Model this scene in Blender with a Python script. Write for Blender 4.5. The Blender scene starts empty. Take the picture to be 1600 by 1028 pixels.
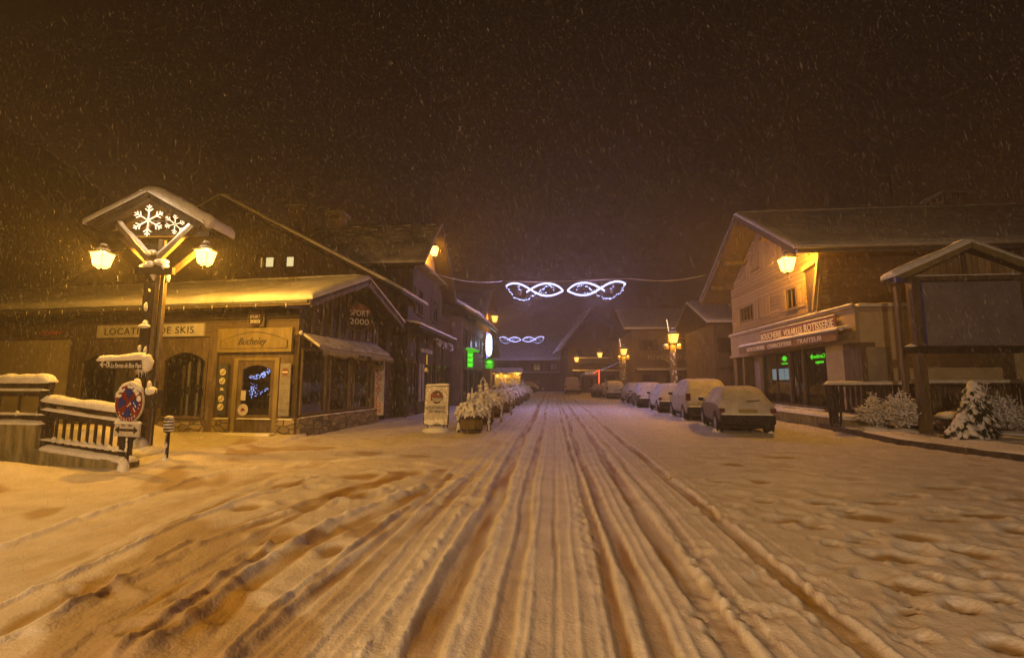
import bpy, math, random
import numpy as np
from mathutils import Vector, Matrix, noise
R = math.radians
PI = math.pi
rnd = random.Random(7)
S = bpy.context.scene
COL = S.collection

# ---------------------------------------------------------------- camera
CAM_H, YAW, PIT, FPX = 1.6, 4.9, 6.5, 720.0
cd = bpy.data.cameras.new('camera'); cam = bpy.data.objects.new('camera', cd); COL.objects.link(cam)
cam.location = (0, 0, CAM_H); cam.rotation_euler = (R(90 + PIT), 0, R(YAW))
cd.sensor_width = 36; cd.lens = 36 * FPX / 1600; cd.clip_start = 0.05; cd.clip_end = 600
S.camera = cam

# ---------------------------------------------------------------- night sky, exposure
w = bpy.data.worlds.new('World'); S.world = w; w.use_nodes = True
nt = w.node_tree; nt.nodes.clear()
tc = nt.nodes.new('ShaderNodeTexCoord'); sp = nt.nodes.new('ShaderNodeSeparateXYZ')
rp = nt.nodes.new('ShaderNodeValToRGB'); bg = nt.nodes.new('ShaderNodeBackground'); ow = nt.nodes.new('ShaderNodeOutputWorld')
nt.links.new(tc.outputs['Generated'], sp.inputs[0]); nt.links.new(sp.outputs['Z'], rp.inputs[0])
nt.links.new(rp.outputs[0], bg.inputs[0]); nt.links.new(bg.outputs[0], ow.inputs[0])
e = rp.color_ramp.elements
e[0].position = 0.0; e[0].color = (.060, .025, .008, 1)
e[1].position = 0.75; e[1].color = (.0030, .0014, .0005, 1)
m_ = rp.color_ramp.elements.new(0.18); m_.color = (.032, .0135, .0048, 1)
m_ = rp.color_ramp.elements.new(0.42); m_.color = (.0115, .0048, .0017, 1)
bg.inputs[1].default_value = 0.42
S.view_settings.view_transform = 'Standard'; S.view_settings.look = 'None'
S.view_settings.exposure = 0.55; S.view_settings.gamma = 1
S.render.engine = 'CYCLES'
cy = S.cycles
cy.use_denoising = True
cy.max_bounces = 5; cy.diffuse_bounces = 2; cy.glossy_bounces = 2; cy.volume_bounces = 0
cy.transparent_max_bounces = 24; cy.sample_clamp_indirect = 2.0; cy.sample_clamp_direct = 0
cy.use_light_tree = True
SODIUM = (1.0, .46, .045)
SODIUM_DEEP = (1.0, .41, .03)

# ---------------------------------------------------------------- materials
MATS = {}
def newmat(n):
    m = bpy.data.materials.new(n); m.use_nodes = True; MATS[n] = m
    return m, m.node_tree, m.node_tree.nodes['Principled BSDF']
def rgba(c): return (c[0], c[1], c[2], 1)
def noisemat(n, c1, c2, scale=6, rough=.7, bump=.2, bscale=None, metal=0, spec=.4, bdist=.02, detail=5, lo=.35, hi=.65, stretch=(1, 1, 1)):
    m, t, b = newmat(n); N = t.nodes; L = t.links
    tc = N.new('ShaderNodeTexCoord'); mp = N.new('ShaderNodeMapping'); mp.inputs['Scale'].default_value = stretch
    L.new(tc.outputs['Object'], mp.inputs[0])
    nz = N.new('ShaderNodeTexNoise'); nz.inputs['Scale'].default_value = scale; nz.inputs['Detail'].default_value = detail
    L.new(mp.outputs[0], nz.inputs[0])
    cr = N.new('ShaderNodeValToRGB'); cr.color_ramp.elements[0].position = lo; cr.color_ramp.elements[1].position = hi
    cr.color_ramp.elements[0].color = rgba(c1); cr.color_ramp.elements[1].color = rgba(c2)
    L.new(nz.outputs[0], cr.inputs[0]); L.new(cr.outputs[0], b.inputs['Base Color'])
    b.inputs['Roughness'].default_value = rough; b.inputs['Metallic'].default_value = metal
    b.inputs['Specular IOR Level'].default_value = spec
    if bump:
        n2 = N.new('ShaderNodeTexNoise'); n2.inputs['Scale'].default_value = bscale or scale * 3; n2.inputs['Detail'].default_value = 4
        L.new(mp.outputs[0], n2.inputs[0])
        bp = N.new('ShaderNodeBump'); bp.inputs['Strength'].default_value = bump; bp.inputs['Distance'].default_value = bdist
        L.new(n2.outputs[0], bp.inputs['Height']); L.new(bp.outputs[0], b.inputs['Normal'])
    return m
def plankmat(n, c1, c2, axis='Z', pitch=.18, groove=.08, rough=.75):
    """boards: one tone per board, dark grooves, grain along the board"""
    m, t, b = newmat(n); N = t.nodes; L = t.links
    tc = N.new('ShaderNodeTexCoord'); s = N.new('ShaderNodeSeparateXYZ'); L.new(tc.outputs['Object'], s.inputs[0])
    def mth(op, a, bb=None):
        k = N.new('ShaderNodeMath'); k.operation = op
        for i, v in enumerate((a, bb)):
            if v is None: continue
            if isinstance(v, (int, float)): k.inputs[i].default_value = v
            else: L.new(v, k.inputs[i])
        return k.outputs[0]
    co = s.outputs['Z'] if axis == 'Z' else mth('ADD', s.outputs['X'], s.outputs['Y'])
    sc = mth('DIVIDE', co, pitch); fr = mth('FRACT', sc); fl = mth('FLOOR', sc)
    wn = N.new('ShaderNodeTexWhiteNoise'); wn.noise_dimensions = '1D'; L.new(fl, wn.inputs['W'])
    mp = N.new('ShaderNodeMapping'); mp.inputs['Scale'].default_value = (1.2, 1.2, 14) if axis == 'Z' else (14, 14, 1.2)
    L.new(tc.outputs['Object'], mp.inputs[0])
    nz = N.new('ShaderNodeTexNoise'); nz.inputs['Scale'].default_value = 2.2; nz.inputs['Detail'].default_value = 6; L.new(mp.outputs[0], nz.inputs[0])
    fac = mth('ADD', mth('MULTIPLY', wn.outputs['Value'], .5), mth('MULTIPLY', nz.outputs[0], .6))
    cr = N.new('ShaderNodeValToRGB'); cr.color_ramp.elements[0].position = .2; cr.color_ramp.elements[1].position = .85
    cr.color_ramp.elements[0].color = rgba(c1); cr.color_ramp.elements[1].color = rgba(c2); L.new(fac, cr.inputs[0])
    g = mth('MULTIPLY', mth('LESS_THAN', fr, groove), .75)
    mx = N.new('ShaderNodeMix'); mx.data_type = 'RGBA'; L.new(g, mx.inputs[0]); L.new(cr.outputs[0], mx.inputs[6])
    mx.inputs[7].default_value = (.012, .008, .004, 1); L.new(mx.outputs[2], b.inputs['Base Color'])
    b.inputs['Roughness'].default_value = rough
    bp = N.new('ShaderNodeBump'); bp.inputs['Strength'].default_value = .6; bp.inputs['Distance'].default_value = .02
    h = mth('ADD', mth('SUBTRACT', 1.0, g), mth('MULTIPLY', nz.outputs[0], .25))
    L.new(h, bp.inputs['Height']); L.new(bp.outputs[0], b.inputs['Normal'])
    return m
def stonemat(n, c1, c2, mortar, scale=3.2):
    m, t, b = newmat(n); N = t.nodes; L = t.links
    tc = N.new('ShaderNodeTexCoord'); mp = N.new('ShaderNodeMapping'); mp.inputs['Scale'].default_value = (1, 1, 1.9)
    L.new(tc.outputs['Object'], mp.inputs[0])
    v = N.new('ShaderNodeTexVoronoi'); v.inputs['Scale'].default_value = scale; L.new(mp.outputs[0], v.inputs[0])
    v2 = N.new('ShaderNodeTexVoronoi'); v2.feature = 'DISTANCE_TO_EDGE'; v2.inputs['Scale'].default_value = scale; L.new(mp.outputs[0], v2.inputs[0])
    sx = N.new('ShaderNodeSeparateColor'); L.new(v.outputs['Color'], sx.inputs[0])
    cr = N.new('ShaderNodeValToRGB'); cr.color_ramp.elements[0].color = rgba(c1); cr.color_ramp.elements[1].color = rgba(c2); L.new(sx.outputs[0], cr.inputs[0])
    er = N.new('ShaderNodeValToRGB'); er.color_ramp.elements[0].position = .02; er.color_ramp.elements[1].position = .09; L.new(v2.outputs[0], er.inputs[0])
    mx = N.new('ShaderNodeMix'); mx.data_type = 'RGBA'; L.new(er.outputs[0], mx.inputs[0]); mx.inputs[6].default_value = rgba(mortar); L.new(cr.outputs[0], mx.inputs[7])
    L.new(mx.outputs[2], b.inputs['Base Color']); b.inputs['Roughness'].default_value = .85
    bp = N.new('ShaderNodeBump'); bp.inputs['Strength'].default_value = .8; bp.inputs['Distance'].default_value = .03
    L.new(er.outputs[0], bp.inputs['Height']); L.new(bp.outputs[0], b.inputs['Normal'])
    return m
def emit(n, c, s, clear=0.0):
    m = bpy.data.materials.new(n); m.use_nodes = True; t = m.node_tree; t.nodes.clear(); MATS[n] = m
    o = t.nodes.new('ShaderNodeOutputMaterial'); em = t.nodes.new('ShaderNodeEmission')
    em.inputs[0].default_value = rgba(c); em.inputs[1].default_value = s
    if clear:
        tr = t.nodes.new('ShaderNodeBsdfTransparent'); mx = t.nodes.new('ShaderNodeMixShader'); mx.inputs[0].default_value = 1 - clear
        t.links.new(tr.outputs[0], mx.inputs[1]); t.links.new(em.outputs[0], mx.inputs[2]); t.links.new(mx.outputs[0], o.inputs[0])
    else: t.links.new(em.outputs[0], o.inputs[0])
    return m
def glassmat(n, tint=(.5, .5, .5), refl=.12, rough=.05):
    m = bpy.data.materials.new(n); m.use_nodes = True; t = m.node_tree; t.nodes.clear(); MATS[n] = m
    o = t.nodes.new('ShaderNodeOutputMaterial'); tr = t.nodes.new('ShaderNodeBsdfTransparent'); gl = t.nodes.new('ShaderNodeBsdfGlossy')
    tr.inputs[0].default_value = rgba(tint); gl.inputs['Roughness'].default_value = rough; gl.inputs[0].default_value = (.9, .9, .9, 1)
    lw = t.nodes.new('ShaderNodeLayerWeight'); lw.inputs[0].default_value = .5
    pw = t.nodes.new('ShaderNodeMath'); pw.operation = 'POWER'; pw.inputs[1].default_value = 4; t.links.new(lw.outputs['Facing'], pw.inputs[0])
    ad = t.nodes.new('ShaderNodeMath'); ad.operation = 'ADD'; ad.inputs[1].default_value = refl; t.links.new(pw.outputs[0], ad.inputs[0])
    mx = t.nodes.new('ShaderNodeMixShader'); t.links.new(ad.outputs[0], mx.inputs[0]); t.links.new(tr.outputs[0], mx.inputs[1]); t.links.new(gl.outputs[0], mx.inputs[2])
    t.links.new(mx.outputs[0], o.inputs[0]); return m

snow = noisemat('snow', (.74, .74, .76), (.84, .84, .84), scale=5, rough=.62, bump=.45, bscale=26, bdist=.03, spec=.25)
snow_thin = noisemat('thin_snow', (.30, .27, .25), (.66, .65, .64), scale=4, rough=.7, bump=.3, bscale=18, spec=.2, lo=.3, hi=.6)
roofsnow = noisemat('roof_snow', (.58, .56, .55), (.76, .75, .74), scale=1.2, rough=.7, bump=.3, bscale=6, spec=.2)
wood_dark = noisemat('dark_wood', (.018, .013, .008), (.05, .036, .020), scale=3, rough=.75, bump=.4, bscale=9, stretch=(3, 3, .5))
wood_mid = noisemat('brown_wood', (.085, .062, .036), (.16, .12, .068), scale=3, rough=.65, bump=.3, bscale=9, stretch=(3, 3, .5))
wood_light = noisemat('honey_wood', (.19, .155, .07), (.27, .22, .10), scale=3, rough=.6, bump=.2, bscale=9, stretch=(2, 2, .6))
planks_dark = plankmat('dark_boards', (.022, .014, .008), (.07, .042, .022), 'X', .2)
planks_log = plankmat('log_boards', (.15, .105, .05), (.42, .30, .15), 'Z', .19, .14)
planks_side = plankmat('side_boards', (.13, .085, .04), (.23, .155, .075), 'Z', .22, .06)
planks_vert = plankmat('vertical_boards', (.20, .14, .07), (.38, .27, .13), 'X', .17, .08)
planks_shop = plankmat('shop_boards', (.08, .058, .03), (.15, .11, .058), 'Z', .28, .05)
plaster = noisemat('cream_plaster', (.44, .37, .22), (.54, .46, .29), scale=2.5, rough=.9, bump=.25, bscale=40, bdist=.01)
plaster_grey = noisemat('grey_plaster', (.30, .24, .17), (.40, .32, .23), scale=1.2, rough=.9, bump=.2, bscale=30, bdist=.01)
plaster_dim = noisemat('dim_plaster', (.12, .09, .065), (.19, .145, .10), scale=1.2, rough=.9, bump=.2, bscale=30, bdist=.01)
concrete = noisemat('mossy_concrete', (.16, .14, .06), (.36, .31, .17), scale=3, rough=.9, bump=.4, bscale=30, bdist=.01, stretch=(2.5, 2.5, .7))
stone = stonemat('rubble_stone', (.16, .13, .08), (.34, .28, .17), (.08, .07, .045))
curb_mat = noisemat('kerb_stone', (.045, .035, .025), (.11, .085, .06), scale=8, rough=.9, bump=.6, bscale=20)
metal_dark = noisemat('dark_metal', (.02, .02, .02), (.05, .045, .04), scale=10, rough=.45, bump=0, metal=.6)
metal_grey = noisemat('grey_metal', (.25, .25, .25), (.36, .36, .36), scale=10, rough=.4, bump=0, metal=.7)
rubber = noisemat('black_rubber', (.012, .012, .012), (.03, .03, .03), scale=20, rough=.8, bump=0)
white_board = noisemat('white_board', (.42, .40, .38), (.55, .53, .51), scale=8, rough=.6, bump=0)
grey_board = noisemat('grey_board', (.20, .19, .19), (.28, .27, .27), scale=6, rough=.6, bump=0)
slate_panel = noisemat('slate_panel', (.045, .05, .075), (.07, .08, .11), scale=4, rough=.5, bump=0)
screen_panel = noisemat('screen_panel', (.17, .15, .17), (.24, .215, .235), scale=1.5, rough=.6, bump=.1)
sign_grey = noisemat('sign_grey', (.42, .40, .37), (.52, .50, .46), scale=3, rough=.35, bump=0)
ink = noisemat('dark_letters', (.02, .015, .012), (.035, .028, .02), scale=9, rough=.6, bump=0)
ink_red = noisemat('red_letters', (.40, .035, .02), (.5, .05, .03), scale=9, rough=.5, bump=0)
ink_orange = noisemat('orange_letters', (.55, .12, .03), (.65, .17, .05), scale=9, rough=.5, bump=0)
ink_white = noisemat('pale_letters', (.62, .60, .58), (.75, .73, .7), scale=9, rough=.5, bump=0)
sign_brown = noisemat('brown_sign', (.14, .055, .035), (.20, .08, .05), scale=5, rough=.6, bump=0)
sign_blue = noisemat('sign_blue', (.012, .025, .22), (.02, .04, .28), scale=5, rough=.4, bump=0)
sign_red = noisemat('sign_red', (.16, .015, .010), (.22, .02, .015), scale=5, rough=.4, bump=0)
disc_dark = noisemat('dark_disc', (.02, .016, .02), (.05, .03, .035), scale=5, rough=.35, bump=0)
awning_grey = noisemat('grey_canvas', (.30, .27, .22), (.42, .38, .31), scale=3, rough=.85, bump=.3, bscale=6, stretch=(4, 4, .6))
awning_brown = noisemat('brown_canvas', (.16, .09, .06), (.24, .14, .09), scale=3, rough=.85, bump=.2)
beige_band = noisemat('beige_fascia', (.27, .215, .16), (.35, .29, .21), scale=2, rough=.8, bump=.1)
blue_trim = noisemat('blue_trim', (.05, .05, .22), (.07, .08, .3), scale=5, rough=.5, bump=0)
darkroom = noisemat('dark_interior', (.02, .014, .008), (.05, .035, .02), scale=2, rough=.9, bump=0)
curtain = noisemat('pale_blind', (.25, .22, .17), (.35, .31, .24), scale=2, rough=.9, bump=0)
green_leaf = noisemat('evergreen_needles', (.012, .022, .008), (.035, .05, .018), scale=9, rough=.8, bump=.3)
twig = noisemat('bare_twig', (.05, .035, .022), (.10, .07, .045), scale=9, rough=.85, bump=.2)
barrel_wood = plankmat('barrel_staves', (.10, .07, .02), (.20, .15, .05), 'X', .09)
glass = glassmat('window_glass', (.75, .75, .75), .03, .03)
glass_dark = glassmat('dark_glass', (.10, .10, .10), .06, .08)
lamp_glass = emit('sodium_glass', (1.0, .50, .12), 4.6, .35)
lamp_far = emit('far_sodium_glass', (1.0, .44, .08), 2.4, .35)
led_white = emit('cold_white_tube', (.44, .45, 1.0), 2.7)
led_dots = emit('cold_white_beads', (.42, .46, 1.0), 2.2)
led_warm = emit('warm_white_tube', (1.0, .66, .36), 2.0)
led_red = emit('red_light_rope', (1, .10, .04), 1.6)
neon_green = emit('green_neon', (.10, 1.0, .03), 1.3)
neon_green_dim = emit('green_neon_dim', (.07, .75, .02), .55)
sign_white = emit('backlit_white', (.55, .7, 1.0), 2.2)
tube_blue = emit('blue_tube', (.28, .35, 1.0), 1.4)
win_lit = emit('lit_window', (1.0, .80, .36), .62)
win_cold = emit('cold_lit_window', (.55, .80, .85), .42)
win_amber = emit('amber_window', (1.0, .48, .08), .35)
flake_mat = bpy.data.materials.new('snow_flake'); flake_mat.use_nodes = True; t_ = flake_mat.node_tree; t_.nodes.clear()
_o = t_.nodes.new('ShaderNodeOutputMaterial'); _d = t_.nodes.new('ShaderNodeBsdfDiffuse'); _l = t_.nodes.new('ShaderNodeBsdfTranslucent'); _t = t_.nodes.new('ShaderNodeBsdfTransparent')
_a = t_.nodes.new('ShaderNodeMixShader'); _b = t_.nodes.new('ShaderNodeMixShader'); _d.inputs[0].default_value = (.95, .95, .95, 1); _l.inputs[0].default_value = (.95, .95, .95, 1)
_a.inputs[0].default_value = .5; _b.inputs[0].default_value = .09
t_.links.new(_d.outputs[0], _a.inputs[1]); t_.links.new(_l.outputs[0], _a.inputs[2]); t_.links.new(_t.outputs[0], _b.inputs[1]); t_.links.new(_a.outputs[0], _b.inputs[2]); t_.links.new(_b.outputs[0], _o.inputs[0])

# ---------------------------------------------------------------- mesh helper
class MB:
    def __init__(s, M=None): s.v = []; s.f = []; s.M = M
    def add(s, vs, fs):
        o = len(s.v)
        for p in vs:
            p = Vector(p)
            if s.M is not None: p = s.M @ p
            s.v.append(p)
        s.f += [tuple(o + i for i in f) for f in fs]
    def box(s, x0, x1, y0, y1, z0, z1):
        s.add([(x0, y0, z0), (x1, y0, z0), (x1, y1, z0), (x0, y1, z0), (x0, y0, z1), (x1, y0, z1), (x1, y1, z1), (x0, y1, z1)],
              [(0, 3, 2, 1), (4, 5, 6, 7), (0, 1, 5, 4), (1, 2, 6, 5), (2, 3, 7, 6), (3, 0, 4, 7)]); return s
    def bar(s, a, b, w, h=None, up=(0, 0, 1)):
        h = h or w; a = Vector(a); b = Vector(b); d = (b - a).normalized(); u = Vector(up)
        if abs(d.dot(u)) > .98: u = Vector((0, 1, 0))
        x = d.cross(u).normalized() * w / 2; y = x.cross(d).normalized() * h / 2
        s.add([a - x - y, a + x - y, a + x + y, a - x + y, b - x - y, b + x - y, b + x + y, b - x + y],
              [(0, 3, 2, 1), (4, 5, 6, 7), (0, 1, 5, 4), (1, 2, 6, 5), (2, 3, 7, 6), (3, 0, 4, 7)]); return s
    def tube(s, pts, r, n=6, r2=None, cap=True):
        pts = [Vector(p) for p in pts]; m = len(pts); vs = []; fs = []
        for i, p in enumerate(pts):
            d = (pts[min(i + 1, m - 1)] - pts[max(i - 1, 0)])
            if d.length < 1e-9: d = Vector((0, 0, 1))
            d.normalize(); u = Vector((0, 0, 1)) if abs(d.z) < .95 else Vector((0, 1, 0))
            x = d.cross(u).normalized(); y = x.cross(d)
            rr = r if r2 is None else r + (r2 - r) * i / max(1, m - 1)
            for k in range(n):
                a = 2 * PI * k / n; vs.append(p + (x * math.cos(a) + y * math.sin(a)) * rr)
        for i in range(m - 1):
            for k in range(n):
                a = i * n + k; b = i * n + (k + 1) % n; fs.append((a, b, b + n, a + n))
        if cap: fs.append(tuple(range(n))[::-1]); fs.append(tuple((m - 1) * n + k for k in range(n)))
        s.add(vs, fs); return s
    def prism(s, poly, y0, y1):          # poly in (x,z), counter-clockwise seen from -y
        n = len(poly)
        s.add([(p[0], y0, p[1]) for p in poly] + [(p[0], y1, p[1]) for p in poly],
              [tuple(range(n)), tuple(range(2 * n - 1, n - 1, -1))] + [((i + 1) % n, i, i + n, (i + 1) % n + n) for i in range(n)]); return s
    def prismx(s, poly, x0, x1):         # poly in (y,z)
        n = len(poly)
        s.add([(x0, p[0], p[1]) for p in poly] + [(x1, p[0], p[1]) for p in poly],
              [tuple(range(n))[::-1], tuple(range(n, 2 * n))] + [(i, (i + 1) % n, (i + 1) % n + n, i + n) for i in range(n)]); return s
    def lathe(s, prof, c=(0, 0, 0), n=16):
        vs = []; fs = []; m = len(prof)
        for r, z in prof:
            for k in range(n):
                a = 2 * PI * k / n; vs.append((c[0] + r * math.cos(a), c[1] + r * math.sin(a), c[2] + z))
        for i in range(m - 1):
            for k in range(n):
                a = i * n + k; b = i * n + (k + 1) % n; fs.append((a, b, b + n, a + n))
        fs.append(tuple(range(n))[::-1]); fs.append(tuple((m - 1) * n + k for k in range(n)))
        s.add(vs, fs); return s
    def disc(s, c, r, y0, y1, n=28, rx=None):   # flat disc facing -y
        rx = rx or r
        return s.prism([(c[0] + rx * math.cos(2 * PI * k / n), c[1] + r * math.sin(2 * PI * k / n)) for k in range(n)], y0, y1)
    def blob(s, c, rx, ry, rz, n=8, m=5, jit=.12, rot=None, seed=0):
        rr = random.Random(seed); vs = []; fs = []
        Rm = rot.to_matrix() if rot is not None else Matrix.Identity(3)
        for i in range(m + 1):
            th = PI * i / m
            for k in range(n):
                a = 2 * PI * k / n; j = 1 + rr.uniform(-jit, jit)
                vs.append(Vector(c) + Rm @ Vector((rx * math.sin(th) * math.cos(a) * j, ry * math.sin(th) * math.sin(a) * j, rz * math.cos(th))))
        for i in range(m):
            for k in range(n):
                a = i * n + k; b = i * n + (k + 1) % n; fs.append((a, a + n, b + n, b))
        s.add(vs, fs); return s
    def snow_strip(s, pts, wd, h, seed=0, lumps=.3, step=.1, drop=.01):
        pts = [Vector(p) for p in pts]; P = []
        for a, b in zip(pts[:-1], pts[1:]):
            k = max(1, int((b - a).length / step)); P += [a.lerp(b, i / k) for i in range(k)]
        P.append(pts[-1]); m = len(P); n = 8; vs = []; fs = []
        tot = sum((P[i + 1] - P[i]).length for i in range(m - 1)); acc = 0
        for i, p in enumerate(P):
            if i: acc += (P[i] - P[i - 1]).length
            d = (P[min(i + 1, m - 1)] - P[max(i - 1, 0)]).normalized(); x = d.cross(Vector((0, 0, 1)))
            x = x.normalized() if x.length > 1e-4 else Vector((1, 0, 0))
            up = x.cross(d).normalized()
            e = min(acc, tot - acc) / (h * .8 + 1e-6); e = min(1, max(.0, e)) ; e = math.sqrt(1 - (1 - e) ** 2) * .85 + .15
            q = 1 + lumps * noise.noise(Vector((acc * 1.7 + seed * 7.1, seed * 3.3, 0))) + lumps * .5 * noise.noise(Vector((acc * 5 + seed, seed * 1.3, 4)))
            sh = .12 * wd * noise.noise(Vector((acc * 2 + seed * 2.1, 9, 0)))
            for k in range(n):
                a = PI * (1 + .1) * k / (n - 1) - PI * .05
                vs.append(p + x * (math.cos(a) * wd / 2 * (.7 + .3 * e) * (1 + .1 * (q - 1)) + sh) + up * ((math.sin(a)) * h * q * e - drop))
        for i in range(m - 1):
            for k in range(n):
                a = i * n + k; b = i * n + (k + 1) % n; fs.append((a, a + n, b + n, b))
        fs.append(tuple(range(n))); fs.append(tuple((m - 1) * n + k for k in range(n))[::-1])
        s.add(vs, fs); return s
    def snow_slab(s, O, U, V, th, step=.25, seed=0, rough=.3, rim=.18):
        O, U, V = Vector(O), Vector(U), Vector(V)
        nrm = U.cross(V).normalized()
        if nrm.z < 0: nrm = -nrm
        lu, lv = U.length, V.length; nu = min(160, max(3, int(lu / step))); nv = min(60, max(3, int(lv / step)))
        def par(n):  # extra rows near the rims
            a = [0, .02, .06] + [i / n for i in range(1, n)] + [.94, .98, 1]; return sorted(set(a))
        pu = sorted(set([0, min(.3, .03 / lu), min(.35, .09 / lu)] + [i / nu for i in range(1, nu)] + [1 - min(.35, .09 / lu), 1 - min(.3, .03 / lu), 1]))
        pv = sorted(set([0, min(.3, .03 / lv), min(.35, .09 / lv)] + [i / nv for i in range(1, nv)] + [1 - min(.35, .09 / lv), 1 - min(.3, .03 / lv), 1]))
        vs = []; W = len(pv)
        for a in pu:
            for b in pv:
                d = min(a * lu, (1 - a) * lu, b * lv, (1 - b) * lv); e = min(1, d / rim); e = math.sqrt(max(0, 1 - (1 - e) ** 2))
                base = O + U * a + V * b
                q = 1 + rough * noise.noise(Vector((base.x * 1.1 + seed, base.y * 1.1, base.z))) + rough * .6 * noise.noise(Vector((base.x * 4 + seed, base.y * 4, base.z * 4)))
                vs.append(base + nrm * (th * e * q + .004))
        fs = []
        for i in range(len(pu) - 1):
            for j in range(W - 1):
                a = i * W + j; fs.append((a, a + W, a + W + 1, a + 1))
        o = len(vs); m = len(pu)
        ring = [i * W for i in range(m)] + [(m - 1) * W + j for j in range(1, W)] + [i * W + W - 1 for i in range(m - 2, -1, -1)] + [j for j in range(W - 2, 0, -1)]
        for r in ring: vs.append(vs[r] - nrm * .03)
        L = len(ring)
        for i in range(L): fs.append((ring[i], o + i, o + (i + 1) % L, ring[(i + 1) % L]))
        s.add(vs, fs); return s
    def build(s, name, mat, parent=None, smooth=False, loc=(0, 0, 0), kind=None):
        me = bpy.data.meshes.new(name); me.from_pydata([tuple(p) for p in s.v], [], s.f); me.update()
        if mat: me.materials.append(mat)
        if smooth: me.polygons.foreach_set('use_smooth', [True] * len(me.polygons))
        o = bpy.data.objects.new(name, me); COL.objects.link(o); o.location = loc
        if parent: o.parent = parent
        if kind: o['kind'] = kind
        return o

def tag(o, label=None, cat=None, group=None, kind=None):
    if label: o['label'] = label
    if cat: o['category'] = cat
    if group: o['group'] = group
    if kind: o['kind'] = kind
    return o
def thing(name, label, cat, loc=(0, 0, 0), rz=0, group=None):
    o = bpy.data.objects.new(name, None); COL.objects.link(o); o.location = loc; o.rotation_euler = (0, 0, R(rz)); o.empty_display_size = .3
    return tag(o, label, cat, group)
def copy_tree(o, parent=None):
    c = o.copy(); COL.objects.link(c)
    if parent: c.parent = parent
    for ch in list(o.children): copy_tree(ch, c)
    return c
def side(L):   # frame for a wall facing local +x at x=L : (along, inward, z)
    return Matrix.Translation((L, 0, 0)) @ Matrix.Rotation(PI / 2, 4, 'Z')
def light(parent, loc, power, color, radius=.08):
    l = bpy.data.lights.new('bulb', 'POINT'); l.energy = power; l.color = color; l.shadow_soft_size = radius
    o = bpy.data.objects.new('bulb', l); COL.objects.link(o); o.location = loc
    if parent: o.parent = parent
    return o
def text(name, s, size, mat, parent, loc, rot=(PI / 2, 0, 0), width=None, ext=.006, shear=0, mirror=False, spacing=1.0, align='LEFT', vertical=False, bold=0, sx=1.0):
    c = bpy.data.curves.new(name, 'FONT'); c.body = s; c.size = size; c.extrude = ext; c.shear = shear; c.space_character = spacing
    c.align_x = align; c.offset = bold; c.resolution_u = 3
    if vertical: c.space_line = .78; c.align_x = 'CENTER'
    t = bpy.data.objects.new(name, c); COL.objects.link(t)
    bpy.context.view_layer.update()
    me = bpy.data.meshes.new_from_object(t); bpy.data.objects.remove(t); me.name = name
    if width:
        xs = [v.co.x for v in me.vertices]; k = width / max(1e-6, max(xs) - min(xs))
        x0 = min(xs) if align == 'LEFT' else 0
        for v in me.vertices: v.co.x = (v.co.x - x0) * k
    if mirror:
        for v in me.vertices: v.co.x = -v.co.x
        me.flip_normals()
    me.materials.clear(); me.materials.append(mat)
    o = bpy.data.objects.new(name, me); COL.objects.link(o); o.location = loc; o.rotation_euler = rot; o.parent = parent
    return o
def wall_open(mb, x0, x1, z0, z1, y0, y1, ops):
    xs = sorted(set([x0, x1] + [c for o in ops for c in o[:2] if x0 < c < x1]))
    for a, b in zip(xs[:-1], xs[1:]):
        mid = (a + b) / 2; z = z0
        for o in sorted([o for o in ops if o[0] < mid < o[1]], key=lambda o: o[2]):
            if o[2] > z: mb.box(a, b, y0, y1, z, o[2])
            z = o[3]
        if z < z1: mb.box(a, b, y0, y1, z, z1)
    return mb
def frame(mb, x0, x1, z0, z1, y0, y1, t=.06, mid=0, cross=0):
    mb.box(x0, x0 + t, y0, y1, z0, z1); mb.box(x1 - t, x1, y0, y1, z0, z1)
    mb.box(x0 + t, x1 - t, y0, y1, z1 - t, z1); mb.box(x0 + t, x1 - t, y0, y1, z0, z0 + t)
    for i in range(mid):
        x = x0 + (x1 - x0) * (i + 1) / (mid + 1); mb.box(x - t / 3, x + t / 3, y0 + .004, y1 - .004, z0 + t, z1 - t)
    return mb
def simple_window(parent, M, x0, x1, z0, z1, fmat, gmat, shutters=None, smat=None, mid=1, sill=True, out=.05):
    f = frame(MB(M), x0, x1, z0, z1, -out, .02, .07, mid).build('window', fmat, parent)
    MB(M).box(x0 + .03, x1 - .03, -out * .4, -out * .2, z0 + .03, z1 - .03).build('pane', gmat, f)
    if sill: MB(M).box(x0 - .06, x1 + .06, -out - .06, .02, z0 - .06, z0 - .003).build('sill', fmat, f)
    if shutters:
        wds = shutters
        for a, b in ((x0 - wds - .01, x0 - .01), (x1 + .01, x1 + wds + .01)):
            m = MB(M); m.box(a, b, -.045, -.01, z0, z1)
            m.box(a + .02, b - .02, -.06, -.045, z0 + .12, z0 + .2); m.box(a + .02, b - .02, -.06, -.045, z1 - .2, z1 - .12)
            m.build('shutter', smat or fmat, parent)
    return f
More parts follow.
